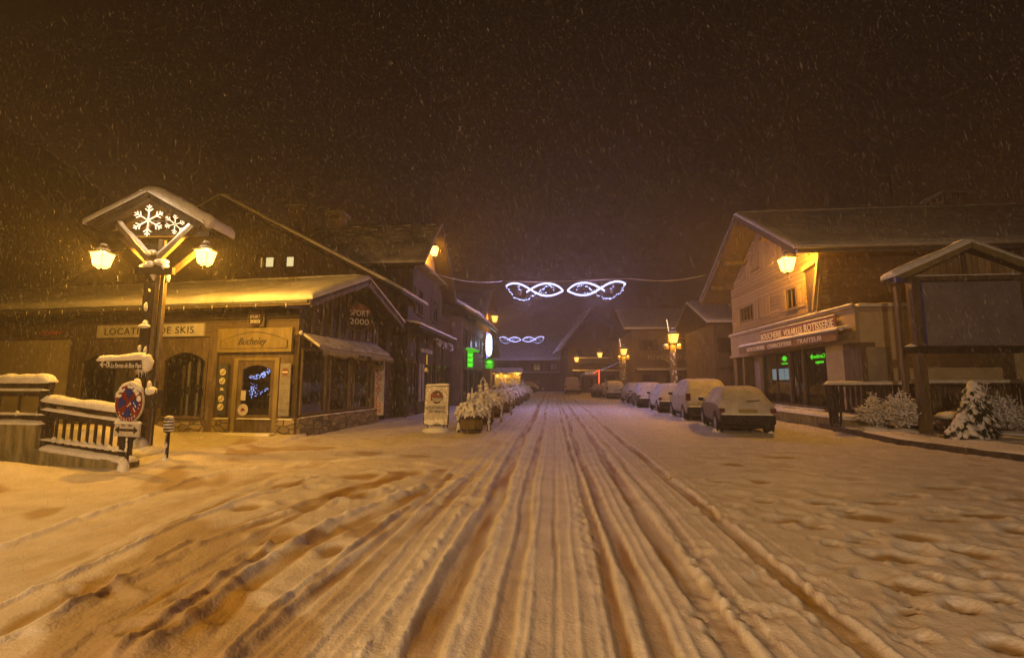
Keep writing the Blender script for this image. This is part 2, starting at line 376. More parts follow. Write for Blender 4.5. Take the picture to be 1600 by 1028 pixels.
def gable_roof(parent, x0, x1, yf, yr, yb, zf, zr, zb, th=.14, sth=.16, mat=None, M=None, name='roof', smat=None, seed=1, snow_step=.3):
    """ridge along x; slopes down to yf (front) and yb (back)"""
    mb = MB(M)
    mb.prismx([(yf, zf), (yr, zr), (yb, zb), (yb, zb - th), (yr, zr - th), (yf, zf - th)], x0, x1)
    r = mb.build(name, mat or wood_dark, parent)
    sm = MB(M)
    sm.snow_slab((x0 - .03, yf - .04, zf), (x1 - x0 + .06, 0, 0), (0, yr - yf + .04, zr - zf), sth, snow_step, seed)
    sm.snow_slab((x0 - .03, yr, zr), (x1 - x0 + .06, 0, 0), (0, yb - yr + .04, zb - zr), sth, snow_step, seed + 3)
    sm.snow_strip([(x0, yr, zr + .02), (x1, yr, zr + .02)], .5, sth, seed + 5, lumps=.15, step=.3)
    sm.build('roof_snow', smat or snow, r, smooth=True)
    return r

# ---------------------------------------------------------------- ground
def gpt(px, py, z=0):      # where a point of the street seen at a pixel lies on the ground plane
    cy_, sy_, cp, sp_ = math.cos(R(YAW)), math.sin(R(YAW)), math.cos(R(PIT)), math.sin(R(PIT))
    fw = Vector((-sy_ * cp, cy_ * cp, sp_)); rt = Vector((cy_, sy_, 0)); up = rt.cross(fw)
    d = fw + rt * ((px - 800) / FPX) - up * ((py - 514) / FPX); t = (z - CAM_H) / d.z
    return Vector((0, 0, CAM_H)) + d * t
def hash2(ix, iy, seed):
    n = (ix * 374761393 + iy * 668265263 + seed * 974711) & 0x7fffffff
    n = ((n ^ (n >> 13)) * 1274126177) & 0x7fffffff
    return ((n ^ (n >> 16)) & 0xffff) / 65535.0
def vn(x, y, seed):
    ix = np.floor(x).astype(np.int64); iy = np.floor(y).astype(np.int64); fx = x - ix; fy = y - iy
    fx = fx * fx * (3 - 2 * fx); fy = fy * fy * (3 - 2 * fy)
    a = hash2(ix, iy, seed); b = hash2(ix + 1, iy, seed); c = hash2(ix, iy + 1, seed); d = hash2(ix + 1, iy + 1, seed)
    return (a + (b - a) * fx) * (1 - fy) + (c + (d - c) * fx) * fy - .5
def fbm(x, y, seed, o=3):
    r = 0; a = 1
    for i in range(o): r = r + a * vn(x * 2 ** i, y * 2 ** i, seed + i * 17); a *= .5
    return r
RUTS = [(-.82, .13, .05, 1), (-.33, .075, .035, .8), (.045, .025, .02, .6), (.42, .055, .04, 1), (.62, .075, .04, .9), (1.10, .10, .05, 1), (1.36, .05, .03, .6), (1.88, .085, .045, 1), (2.15, .025, .012, .3), (-1.35, .06, .02, .35), (-1.75, .09, .02, .4)]
RIDGES = [(-1.16, .045, .05, 1.0), (-.17, .02, .035, .3), (.19, .018, .03, .25), (.50, .02, .035, .3), (.84, .02, .03, .3), (1.24, .04, .035, .9), (1.50, .018, .028, .2), (1.70, .02, .02, .3), (2.02, .03, .02, .5), (-.58, .03, .02, .7), (.30, .02, .02, .6)]
LEFT_CURVES = [([(690, 735), (645, 775), (500, 840), (390, 910), (280, 1028)], .13, .05, 1, True),
               ([(640, 740), (520, 775), (360, 825), (210, 890), (60, 975)], .22, .05, 1, True),
               ([(600, 730), (470, 760), (320, 772), (200, 808), (80, 850), (0, 880)], .035, .02, .5, True),
               ([(760, 725), (700, 780), (560, 900), (420, 1028)], .09, .03, .7, True),
               ([(620, 715), (370, 735), (175, 795), (0, 855)], .10, .055, 0, False),
               ([(660, 760), (540, 805), (430, 865), (330, 935), (220, 1020)], .10, .06, 0, False),
               ([(590, 770), (440, 800), (330, 840), (200, 905), (60, 990)], .12, .05, 0, False),
               ([(730, 740), (620, 820), (520, 890), (400, 1000)], .07, .035, 0, False),
               ([(705, 740), (600, 840), (500, 920), (380, 1028)], .06, .04, .9, True),
               ([(560, 760), (440, 815), (330, 880), (200, 960), (120, 1028)], .07, .04, .9, True),
               ([(450, 745), (330, 790), (200, 850), (60, 920), (-40, 975)], .06, .035, .8, True),
               ([(640, 790), (560, 850), (450, 950), (370, 1040)], .045, .03, .7, True),
               ([(500, 745), (380, 780), (250, 830), (100, 905), (-20, 960)], .06, .05, 0, False),
               ([(620, 800), (520, 880), (430, 950), (350, 1028)], .05, .045, 0, False),
               ([(420, 850), (330, 910), (230, 985), (180, 1028)], .07, .055, 0, False),
               ([(290, 845), (190, 905), (90, 965), (0, 1010)], .06, .05, 0, False),
               ([(740, 800), (690, 880), (620, 1028)], .04, .03, 0, False),
               ([(520, 720), (350, 760), (160, 830), (0, 900)], .25, .03, .5, True),
               ([(420, 740), (250, 800), (80, 880), (-60, 940)], .20, .03, .6, True)]
PITS = [(435, 835, 34, 14), (400, 865, 30, 12), (310, 928, 44, 18), (385, 790, 28, 7), (450, 757, 26, 6), (550, 775, 34, 8), (480, 790, 20, 9), (330, 955, 60, 22), (230, 985, 60, 18), (150, 925, 50, 10), (500, 835, 22, 10),
        (560, 745, 40, 4), (630, 740, 30, 5), (520, 860, 20, 14),
        (1190, 752, 22, 4), (1235, 812, 22, 5), (1290, 787, 24, 4), (1315, 797, 20, 4), (1360, 807, 34, 6), (1430, 838, 26, 7), (1515, 860, 28, 7), (1400, 870, 44, 8), (1452, 902, 13, 5), (1415, 915, 28, 8),
        (1500, 948, 27, 9), (1570, 1010, 24, 10), (1560, 900, 18, 5), (1270, 822, 20, 4), (1195, 783, 16, 3), (1145, 725, 18, 2.5), (1475, 762, 30, 3), (1375, 785, 30, 3), (1540, 805, 40, 4), (1590, 825, 18, 4),
        (1225, 715, 30, 2.5), (1050, 745, 12, 2), (1585, 780, 20, 3), (1480, 812, 30, 3), (1420, 775, 22, 2.5), (1130, 752, 16, 2.5), (1560, 935, 20, 6), (1420, 955, 16, 5), (1345, 845, 18, 4), (1300, 850, 14, 4)]
def curve_dist(X, Y, pts):
    best = np.full(X.shape, 1e9); P = [gpt(a, b) for a, b in pts]; Q = []
    for i in range(len(P) - 1):      # Catmull-Rom
        p0, p1, p2, p3 = P[max(i - 1, 0)], P[i], P[i + 1], P[min(i + 2, len(P) - 1)]
        for k in range(5):
            t = k / 5; Q.append(.5 * ((2 * p1) + (p2 - p0) * t + (2 * p0 - 5 * p1 + 4 * p2 - p3) * t * t + (3 * p1 - p0 - 3 * p2 + p3) * t ** 3))
    Q.append(P[-1])
    for a, b in zip(Q[:-1], Q[1:]):
        dx, dy = b.x - a.x, b.y - a.y; l2 = dx * dx + dy * dy + 1e-9
        t = np.clip(((X - a.x) * dx + (Y - a.y) * dy) / l2, 0, 1)
        best = np.minimum(best, np.hypot(X - a.x - t * dx, Y - a.y - t * dy))
    return best
def sstep(a, b, x):
    t = np.clip((x - a) / (b - a), 0, 1); return t * t * (3 - 2 * t)
def height(X, Y, detail=True):
    h = .05 * fbm(X * .35, Y * .35, 3) + .018 * fbm(X * 1.4, Y * 1.1, 5)
    pk = np.zeros_like(X)
    road = sstep(-3.0, -1.6, X) * (1 - sstep(2.4, 3.6, X))
    h = h * (1 - .7 * road)
    if detail:
        pk = pk + .30 * (1 - sstep(2.2, 3.4, X)) + .16 * sstep(2.2, 3.4, X)
        fine = fbm(X * 11, Y * 11, 21, 4); crumb = np.maximum(0, fbm(X * 30, Y * 20, 25, 3) - .12)
        far = 1 - sstep(25, 70, Y)
        ridge_mod = .55 + .9 * fbm(X * 2, Y * 1.2, 31)
        for i, (x, wd, d, p) in enumerate(RUTS):
            c = x + .03 * np.sin(Y * .35 + i * 1.7) + .012 * np.sin(Y * 1.3 + i) + .03 * fbm(Y * .8, Y * 0 + i, 40 + i, 2) + .012 * np.maximum(Y - 4, 0) * (x - .2) * .08
            edge = 1 + .22 * fbm(X * 6, Y * 3, 60 + i, 3)
            a = np.abs(X - c) / (wd * edge)
            v = 1 - sstep(.72, 1.15, a)
            h -= .60 * d * v * (.5 + .5 * far); pk = np.maximum(pk, p * v * (.72 + .8 * fbm(X * 9, Y * .9, 90 + i, 3)))
            eb = np.exp(-((a - 1.35) / .25) ** 2); h += d * eb * (.26 + .2 * fine + .2 * crumb) * far; pk = pk * (1 - .7 * eb)
        for i, (x, wd, d, lump) in enumerate(RIDGES):
            c = x + .025 * np.sin(Y * .4 + i * 2.1) + .03 * fbm(Y * .8, Y * 0 + i + 50, 140 + i, 2) + .012 * np.maximum(Y - 4, 0) * (x - .2) * .08
            a = (X - c) / (wd * (1 + lump * .8 * fbm(Y * 9, X * 5 + i, 160 + i, 3)))
            rb = np.exp(-a * a); pk = pk * (1 - .9 * rb); h += d * rb * lump * .9 * crumb * far; h += .62 * d * rb * (1 + lump * 1.4 * fbm(X * 26, Y * 18, 170 + i, 3)) * far * (.7 + .6 * fbm(Y * .7, X * 0 + i, 190 + i, 2))
        # churned patch between the ruts
        pt = np.exp(-((X - .37) / .10) ** 2 - ((Y - 5.6) / 1.7) ** 2); h += .05 * pt * fbm(X * 22, Y * 14, 77, 3)
        left = 1 - sstep(-1.5, -.9, X)
        for i, (pts, wd, d, p, val) in enumerate(LEFT_CURVES):
            dd = curve_dist(X, Y, pts)
            mod = 1 + .5 * fbm(X * 3, Y * 3, 200 + i, 3)
            a = dd / (wd * mod * (1 if val else .62))
            if val:
                v = 1 - sstep(.5, 1.3, a); h -= .34 * d * v; pk = np.maximum(pk, p * v * (.8 + .7 * fbm(X * 3.5, Y * 1.5, 220 + i, 3)))
            else:
                rb = np.exp(-a * a); pk = pk * (1 - .85 * rb); h += .8 * d * rb * (1 + .7 * fbm(X * 10, Y * 8, 240 + i, 3) + .3 * crumb)
        rng = np.random.RandomState(5)
        pits = list(PITS)
        for k in range(160):
            pits.append((rng.uniform(1080, 1640), rng.uniform(700, 1000), rng.uniform(8, 26), 0))
        for k in range(45):
            pits.append((rng.uniform(420, 760), rng.uniform(695, 790), rng.uniform(12, 30), 0))
        for (px, py, rx, ry) in pits:
            g = gpt(px, py); kpx = g.y / FPX; ax = rx * kpx * 1.05
            if ry: ay = abs(gpt(px, py - ry).y - gpt(px, py + ry).y) / 2; dep = .030
            else: ay = ax * rng.uniform(.6, 1.1); dep = .018
            sel = (np.abs(X - g.x) < 3 * ax) & (np.abs(Y - g.y) < 3 * ay)
            if not sel.any(): continue
            xs, ys = X[sel] - g.x, Y[sel] - g.y
            wob = 1 + .5 * fbm(X[sel] * 4, Y[sel] * 4, int(px), 2)
            a = np.sqrt((xs / ax) ** 2 + (ys / ay) ** 2) / wob
            h[sel] -= dep * (1 - sstep(.5, 1.2, a)); h[sel] += dep * .55 * np.exp(-((a - 1.45) / .3) ** 2) * (ys > -.3 * ay)
            pk[sel] = np.maximum(pk[sel], (.9 if ry else .4) * (1 - sstep(.55, 1.15, a)))
        right = sstep(2.6, 4.2, X)
        h += right * far * (.030 * fbm(X * 1.1, Y * 3.0, 51, 3) + .012 * fbm(X * 5, Y * 9, 53, 2))
        lf = left * far
        h += lf * (.026 * fbm(X * 1.3 + Y * .9, Y * 1.2 - X * .3, 55, 4))
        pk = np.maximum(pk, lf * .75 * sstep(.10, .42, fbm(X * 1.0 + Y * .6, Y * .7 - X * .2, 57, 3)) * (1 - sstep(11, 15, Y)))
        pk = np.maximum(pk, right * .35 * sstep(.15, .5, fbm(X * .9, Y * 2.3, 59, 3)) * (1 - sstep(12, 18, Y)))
        h += .0055 * fine * far + .010 * crumb * far + .003 * fbm(X * 45, Y * 30, 23, 2) * (1 - sstep(5, 12, Y))
    # drifts: foot of the left retaining wall, shop front, kerbs
    h += .22 * np.exp(-((X + 9.6) / 1.2) ** 2 - ((Y - 7.3) / .55) ** 2)
    h += .55 * sstep(-9.2, -10.0, X) * sstep(8.4, 9.2, Y) * (1 - sstep(10.8, 12.2, Y))
    h += .12 * np.exp(-((X + 8.0) / 1.1) ** 2 - ((Y - 9.1) / .8) ** 2)
    h += .10 * sstep(1.2, 0, np.abs(Y - (12.9 - (X + 7.35) * .087))) * (X < -7.2) * (X > -18)
    return h, np.clip(pk, 0, 1)
def build_ground():
    nx, ny = 1050, 760
    t = np.linspace(0, 1, ny); Yr = np.exp(np.log(4.2) + t * (np.log(124) - np.log(4.2))) - 4.0
    s = np.linspace(-1.12, 1.0, nx)
    X = s[None, :] * (1.12 * (Yr[:, None] + 4.0)); Y = np.repeat(Yr[:, None], nx, 1)
    h, pk = height(X, Y)
    co = np.stack([X, Y, h], -1).reshape(-1, 3).astype(np.float32)
    i = (np.arange(ny - 1)[:, None] * nx + np.arange(nx - 1)[None, :]).ravel()
    f = np.stack([i, i + 1, i + nx + 1, i + nx], -1).astype(np.int32)
    me = bpy.data.meshes.new('ground'); me.vertices.add(len(co)); me.vertices.foreach_set('co', co.ravel())
    me.loops.add(f.size); me.loops.foreach_set('vertex_index', f.ravel()); me.polygons.add(len(f))
    me.polygons.foreach_set('loop_start', np.arange(0, f.size, 4, dtype=np.int32)); me.polygons.foreach_set('loop_total', np.full(len(f), 4, dtype=np.int32))
    me.polygons.foreach_set('use_smooth', np.ones(len(f), dtype=bool))
    me.update(calc_edges=True)
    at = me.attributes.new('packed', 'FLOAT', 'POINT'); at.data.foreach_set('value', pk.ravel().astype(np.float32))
    m, tr, b = newmat('street_snow'); N = tr.nodes; L = tr.links
    a = N.new('ShaderNodeAttribute'); a.attribute_name = 'packed'
    tc = N.new('ShaderNodeTexCoord')
    n1 = N.new('ShaderNodeTexNoise'); n1.inputs['Scale'].default_value = 3; n1.inputs['Detail'].default_value = 6; L.new(tc.outputs['Object'], n1.inputs[0])
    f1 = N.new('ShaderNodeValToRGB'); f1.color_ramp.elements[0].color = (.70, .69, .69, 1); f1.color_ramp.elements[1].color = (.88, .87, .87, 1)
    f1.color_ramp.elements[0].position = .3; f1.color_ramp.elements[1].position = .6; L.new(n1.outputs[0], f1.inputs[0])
    f2 = N.new('ShaderNodeValToRGB'); f2.color_ramp.elements[0].color = (.27, .155, .030, 1); f2.color_ramp.elements[1].color = (.42, .26, .065, 1); L.new(n1.outputs[0], f2.inputs[0])  # packed slush colour, with orange lamp light of the hollows mixed in
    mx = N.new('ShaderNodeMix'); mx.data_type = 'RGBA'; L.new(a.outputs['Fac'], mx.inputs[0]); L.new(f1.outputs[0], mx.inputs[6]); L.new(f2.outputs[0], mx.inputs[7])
    L.new(mx.outputs[2], b.inputs['Base Color']); b.inputs['Roughness'].default_value = .6; b.inputs['Specular IOR Level'].default_value = .2
    n2 = N.new('ShaderNodeTexNoise'); n2.inputs['Scale'].default_value = 40; n2.inputs['Detail'].default_value = 3; L.new(tc.outputs['Object'], n2.inputs[0])
    bp = N.new('ShaderNodeBump'); bp.inputs['Strength'].default_value = .4; bp.inputs['Distance'].default_value = .02; L.new(n2.outputs[0], bp.inputs['Height']); L.new(bp.outputs[0], b.inputs['Normal'])
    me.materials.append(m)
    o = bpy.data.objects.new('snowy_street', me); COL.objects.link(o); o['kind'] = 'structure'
    MB().box(-260, 260, -120, 320, -.5, -.16).build('ground', snow_thin, kind='structure')
build_ground()
def gz(x, y):
    h, _ = height(np.array([[float(x)]]), np.array([[float(y)]]), False); return float(h[0, 0])

# ---------------------------------------------------------------- lanterns
def lantern_parts(root, c=(0, 0, 0), s=1.0, power=300, color=SODIUM, gm=None, cap_snow=True):
    T = Matrix.Translation(c) @ Matrix.Scale(s, 4)
    def fr(z, r): return [(r, r, z), (-r, r, z), (-r, -r, z), (r, -r, z)]
    b0, b1, t0, t1 = -.24, .20, .125, .215
    g = MB(T); g.add(fr(b0, t0) + fr(b1, t1), [(0, 1, 5, 4), (1, 2, 6, 5), (2, 3, 7, 6), (3, 0, 4, 7), (3, 2, 1, 0)])
    g.build('lamp_glass', gm or lamp_glass, root)
    f = MB(T)
    for k in range(4):
        a = fr(b0, t0 + .006)[k]; b = fr(b1, t1 + .006)[k]; f.tube([a, b], .009, 5)
        f.tube([fr(b0, t0 + .006)[k], fr(b0, t0 + .006)[(k + 1) % 4]], .012, 5); f.tube([fr(b1, t1 + .006)[k], fr(b1, t1 + .006)[(k + 1) % 4]], .014, 5)
    f.lathe([(.05, -.28), (.035, -.31), (.02, -.34), (.012, -.36)], n=8)
    for k in range(4):
        a = fr(b0, t0)[k]; f.tube([a, (a[0] * .3, a[1] * .3, -.30)], .008, 4)
    f.build('lamp_frame', metal_dark, root)
    r = MB(T); r.add(fr(b1 + .005, t1 + .05) + fr(b1 + .11, .10) + fr(b1 + .18, .07) + fr(b1 + .24, .075) + fr(b1 + .29, .02),
                     [(0, 1, 5, 4), (1, 2, 6, 5), (2, 3, 7, 6), (3, 0, 4, 7), (4, 5, 9, 8), (5, 6, 10, 9), (6, 7, 11, 10), (7, 4, 8, 11), (8, 9, 13, 12), (9, 10, 14, 13), (10, 11, 15, 14), (11, 8, 12, 15), (12, 13, 17, 16), (13, 14, 18, 17), (14, 15, 19, 18), (15, 12, 16, 19), (3, 2, 1, 0), (16, 17, 18, 19)])
    cp = r.build('lamp_cap', metal_dark, root)
    if cap_snow:
        sm = MB(T); sm.blob((0, 0, b1 + .10), .20, .20, .07, 12, 6, .06, seed=3); sm.blob((0, 0, b1 + .27), .09, .09, .06, 10, 5, .08, seed=4); sm.build('snow_cap', snow, cp, smooth=True)
    light(root, (c[0], c[1], c[2] - .02 * s), power, color, .10 * s)
def lantern(label, loc, power, s=1.0, group=None, color=SODIUM, gm=None, rz=0, bracket=None):
    t = thing('street_lantern', label, 'street lamp', loc, rz, group)
    lantern_parts(t, (0, 0, 0), s, power, color, gm)
    if bracket:   # vector from lantern top to the wall
        b = MB(); top = Vector((0, 0, .48 * s)); e = top + Vector(bracket)
        b.tube([top, top + Vector((0, 0, .06)), top.lerp(e, .5) + Vector((0, 0, .16)), e], .018, 6); b.tube([top.lerp(e, .35) + Vector((0, 0, .10)), e - Vector((0, 0, .25))], .012, 5)
        b.build('bracket', metal_dark, t)
    return t

# ---------------------------------------------------------------- roofed lamp stand, left foreground
LG = 'lanterns hung from the roofed wooden stand'
st = thing('lamp_stand', 'tall dark timber stand with a small snow topped gable roof at the left corner', 'lamp stand', (-8.66, 9.25, 0), 5)
m = MB(); m.box(-.28, .09, -.2, .2, -.1, 1.7); m.box(-.15, .07, -.13, .13, 1.7, 4.6); m.build('post', wood_dark, st)
m = MB(); m.box(.085, .18, -.13, -.01, -.1, 4.7); m.build('post', wood_mid, st)
m = MB(); m.box(.20, .24, -.10, .02, 1.6, 4.2); m.build('post', wood_mid, st)
m = MB(); m.box(-.30, .50, -.22, -.12, 3.9, 4.05); m.build('cross_beam', wood_dark, st)
m = MB()
for sx in (-1, 1):
    m.bar((sx * .12, -.12, 4.25), (sx * .85, -.12, 5.05), .09, .10); m.bar((sx * .16, .25, 4.05), (sx * 1.05, .25, 4.85), .08, .09)
m.build('brace', wood_mid, st)
rf = MB(); ap, ez, hw = 5.68, 4.98, 1.24
rf.prism([(-hw, ez), (0, ap), (hw, ez), (hw, ez - .07), (0, ap - .07), (-hw, ez - .07)][::-1], -.42, .42); roof = rf.build('roof', wood_dark, st)
m = MB()
for y in (-.36, .36):
    m.bar((-hw + .1, y, ez - .10), (-.02, y, ap - .13), .07, .09); m.bar((hw - .1, y, ez - .10), (.02, y, ap - .13), .07, .09)
m.bar((-hw + .12, 0, ez - .12), (hw - .12, 0, ez - .12), .10, .12); m.build('rafter', wood_dark, roof)
m = MB(); m.snow_slab((-hw - .08, -.46, ez - .03), (0, .92, 0), (hw + .08, 0, ap - ez + .03), .15, .12, 4, .3, .14); m.snow_slab((0, -.46, ap), (0, .92, 0), (hw + .14, 0, -(ap - ez) - .07), .17, .12, 8, .4, .14)
m.snow_strip([(0, -.44, ap + .02), (0, .44, ap + .02)], .5, .14, 3)
m.snow_strip([(hw + .02, -.4, ez + .04), (hw + .13, -.42, ez - .12)], .22, .13, 5)
m.build('roof_snow', snow, roof, smooth=True)
m = MB()
for (x, y, z, a, b, c) in [(-.02, -.24, 4.12, .13, .09, .10), (-.17, -.24, 4.09, .10, .08, .07), (.30, -.2, 4.17, .20, .13, .10), (.44, -.22, 4.07, .08, .09, .12), (-.32, -.15, 4.10, .11, .08, .05), (.10, -.2, 3.9, .07, .06, .16), (.42, -.1, 3.86, .07, .07, .13),
                           (-.05, -.21, 3.2, .06, .04, .12), (-.14, -.2, 2.3, .05, .04, .09), (.04, -.2, 2.25, .05, .04, .12), (-.05, -.2, 1.9, .05, .03, .06), (-.1, -.22, .75, .04, .03, .05), (.02, -.22, 3.55, .03, .03, .05), (.02, -.21, 3.9, .03, .03, .05), (.0, -.2, 4.4, .12, .1, .07)]:
    MB().blob((x * .7, y + .05, z), a * .75, b * .8, c * .85, 9, 6, .2, seed=int(z * 100 + x * 50)).build('snow_patch', snow, st, smooth=True)
m.blob((.0, -.26, 1.50), .10, .07, .17, 9, 6, .12, seed=2); m.blob((-.12, -.26, 1.36), .14, .07, .07, 9, 6, .12, seed=5); m.blob((.28, -.22, 1.40), .12, .08, .10, 9, 6, .2, seed=9); m.blob((.23, -.22, 1.52), .04, .05, .10, 8, 6, .1, seed=10)
m.blob((-.03, -.16, 2.78), .13, .07, .05, 9, 6, .12, seed=11); m.blob((-.02, -.15, 2.83), .07, .06, .08, 9, 6, .12, seed=12)
m.snow_strip([(-.08, -.12, 4.33), (-.85, -.12, 5.12)], .11, .07, 2, .5, .06); m.snow_strip([(.08, -.12, 4.33), (.85, -.12, 5.12)], .11, .06, 5, .6, .06)
m.blob((.0, -.15, .12), .55, .45, .16, 14, 7, .1, seed=20); m.blob((.12, -.2, .22), .12, .2, .24, 10, 7, .1, seed=21)
m.build('clinging_snow', snow, st, smooth=True)
m = MB(); m.box(.13, .40, -.26, -.02, 1.05, 1.42); m.build('fuse_box', wood_dark, st)
m = MB(); m.tube([(.27, -.12, 0), (.27, -.12, 4.0)], .014, 6); m.build('conduit', metal_grey, st)
lantern('lit lantern under the left eave of the roofed timber stand', (-9.78, 9.05, 4.25), 1200, .70, LG)
lantern('lit lantern under the right eave of the roofed timber stand', (-7.62, 9.35, 4.34), 1200, .70, LG)
for lx, ly, z in ((-9.83, 9.05, 4.93), (-7.47, 9.35, 4.87)):
    pass
def snowflake(label, loc, r, rz, power=0):
    t = thing('snowflake_light', label, 'christmas light', loc, rz, 'glowing snowflakes on the timber stand'); m = MB()
    def P(a, d): return Vector((math.cos(a) * d, 0, math.sin(a) * d))
    for k in range(6):
        a = PI / 2 + k * PI / 3; m.tube([P(a, .02), P(a, r)], r * .036, 6)
        for q, l in ((.55, .30), (.78, .20)):
            for s_ in (-1, 1):
                m.tube([P(a, r * q), P(a, r * q) + P(a + s_ * R(50), r * l)], r * .032, 6)
    m.build('light_tube', led_warm, t)
    f = MB(); f.tube([(0, .05, -r), (0, .05, r)], .012, 5); f.tube([(-r, .05, 0), (r, .05, 0)], .012, 5); f.tube([(0, .02, 0), (0, .25, 0)], .015, 5); f.build('mount', metal_dark, t)
    if power: light(t, (0, -.12, 0), power, (1, .72, .42), .15)
    return t
snowflake('large glowing snowflake on the front of the timber stand', (-8.46, 8.72, 4.98), .34, 5, 25)
snowflake('glowing snowflake seen obliquely on the right side of the timber stand', (-8.10, 9.0, 4.98), .22, 72, 6)

# arrow board
t = thing('direction_sign', 'dark direction board reading La Ferme de Bon Papa capped with snow', 'sign', (-8.60, 8.60, 1.95), 4)
MB().box(-.48, .42, -.02, .02, -.11, .08).build('board', wood_dark, t)
text('lettering', 'La Ferme de Bon Papa', .135, ink_white, t, (-.22, -.028, -.075), width=.62, shear=.2, bold=.002)
m = MB(); m.bar((-.44, -.026, -.01), (-.30, -.026, -.01), .01, .02); m.bar((-.44, -.026, -.01), (-.38, -.026, .05), .01, .02); m.bar((-.44, -.026, -.01), (-.38, -.026, -.06), .01, .02)
m.bar((-.28, -.026, .02), (-.25, -.026, -.05), .01, .02); m.bar((-.32, -.026, -.05), (-.24, -.026, -.05), .01, .02); m.bar((-.32, -.026, .03), (-.25, -.026, .03), .01, .02); m.build('arrow', ink_white, t)
m = MB(); m.snow_strip([(-.50, 0, .08), (-.1, 0, .09), (.15, 0, .10), (.47, 0, .12)], .16, .12, 5, .35, .05); m.blob((.50, 0, .02), .10, .08, .18, 10, 7, .15, seed=3); m.build('snow_cap', snow, t, smooth=True)
m = MB()
for k in range(9):
    x = .28 + k * .028; l = rnd.uniform(.08, .24); m.tube([(x, 0, -.08), (x + .005, 0, -.10 - l)], .013, 5, .002)
m.build('icicle', snow, t, smooth=True)
MB().tube([(.0, .05, -.02), (.0, .5, -.02)], .02, 6).build('mount', metal_dark, t)

# no stopping sign
t = thing('no_stopping_sign', 'round blue and red no stopping sign dusted with snow on a short post', 'traffic sign', (-7.62, 7.86, 0), -13)
MB().tube([(0, 0, -.1), (0, 0, 1.55)], .035, 10).build('pole', metal_dark, t)
m = MB(); m.disc((0, 1.22), .365, -.045, -.02, 40, .365); dsc = m.build('sign_face', white_board, t)
m = MB(); m.disc((0, 1.22), .345, -.052, -.046, 40, .345); m.build('red_disc', sign_red, dsc)
m = MB()
for a in (0, 90, 180, 270):
    pts = []
    for k in range(9):
        an = R(a - 29 + 58 * k / 8); pts.append((.26 * math.cos(an), 1.22 + .26 * math.sin(an)))
    pts.append((.045 * math.cos(R(a)), 1.22 + .055 * math.sin(R(a)))); m.prism(pts, -.058, -.053)
m.build('blue_field', sign_blue, dsc)
for k, ch in enumerate('ARRETER'):
    an = R(270 + (k - 3) * 13); o = text('lettering', ch, .075, ink_white, dsc, (.305 * math.cos(an) - .025, -.056, 1.22 + .305 * math.sin(an) - .025), rot=(PI / 2, 0, 0), ext=.003)
m = MB(); m.snow_strip([(-.30, -.03, 1.42), (-.20, -.03, 1.52), (0, -.03, 1.57), (.20, -.03, 1.52), (.30, -.03, 1.42)], .08, .05, 3, .4, .04)
rr = random.Random(4)
for k in range(34):
    a = rr.uniform(.15, PI - .15); d = rr.uniform(.72, .98); m.blob((.345 * d * math.cos(a), -.06, 1.22 + .355 * d * math.sin(a)), rr.uniform(.02, .055), .02, rr.uniform(.015, .04), 7, 4, .25, seed=k)
for k in range(16):
    a = rr.uniform(PI, 2 * PI); d = rr.uniform(.1, .9); m.blob((.345 * d * math.cos(a), -.06, 1.22 + .355 * d * math.sin(a)), .012, .01, .014, 6, 4, .25, seed=k)
m.build('clinging_snow', snow, dsc, smooth=True)
m = MB(); m.box(-.31, .33, -.05, -.02, .62, .86); pl = m.build('arrow_plate', white_board, t)
m = MB(); m.bar((-.19, -.055, .735), (.21, -.055, .735), .01, .045)
m.prism([(-.28, .735), (-.18, .67), (-.18, .80)], -.06, -.051); m.prism([(.30, .735), (.20, .80), (.20, .67)], -.06, -.051); m.build('arrow', ink, pl)
text('lettering', '10m    10m', .06, ink, pl, (-.14, -.052, .80), ext=.002)
m = MB(); m.snow_strip([(-.32, -.035, .86), (.34, -.035, .86)], .08, .05, 6, .4, .04); m.blob((0, -.04, .05), .09, .08, .20, 10, 7, .15, seed=8)
for k in range(10): m.blob((rr.uniform(-.03, .03), -.035, rr.uniform(.1, .6)), .02, .015, .04, 6, 4, .2, seed=k)
m.build('clinging_snow', snow, t, smooth=True)

# ringed marker post
t = thing('marker_post', 'slim marker post with a ringed snow capped head beside the timber stand', 'post', (-7.55, 8.65, 0), 0)
MB().tube([(0, 0, -.1), (0, 0, .62)], .035, 10).build('pole', metal_dark, t)
m = MB(); m.lathe([(.05, .60), (.085, .62), (.085, .85), (.05, .87)], n=14); m.build('head', ink, t)
m = MB()
for k in range(4): m.lathe([(.088, .63 + k * .058), (.094, .64 + k * .058), (.094, .655 + k * .058), (.088, .665 + k * .058)], n=14)
m.blob((0, 0, .88), .085, .085, .05, 12, 6, .06, seed=3)
for k in range(14): m.blob((rnd.uniform(-.02, .02), -.034, rnd.uniform(.05, .58)), .02, .012, .045, 6, 4, .2, seed=k)
m.blob((.02, -.02, .03), .12, .10, .09, 10, 6, .15, seed=33)
m.build('clinging_snow', snow, t, smooth=True)

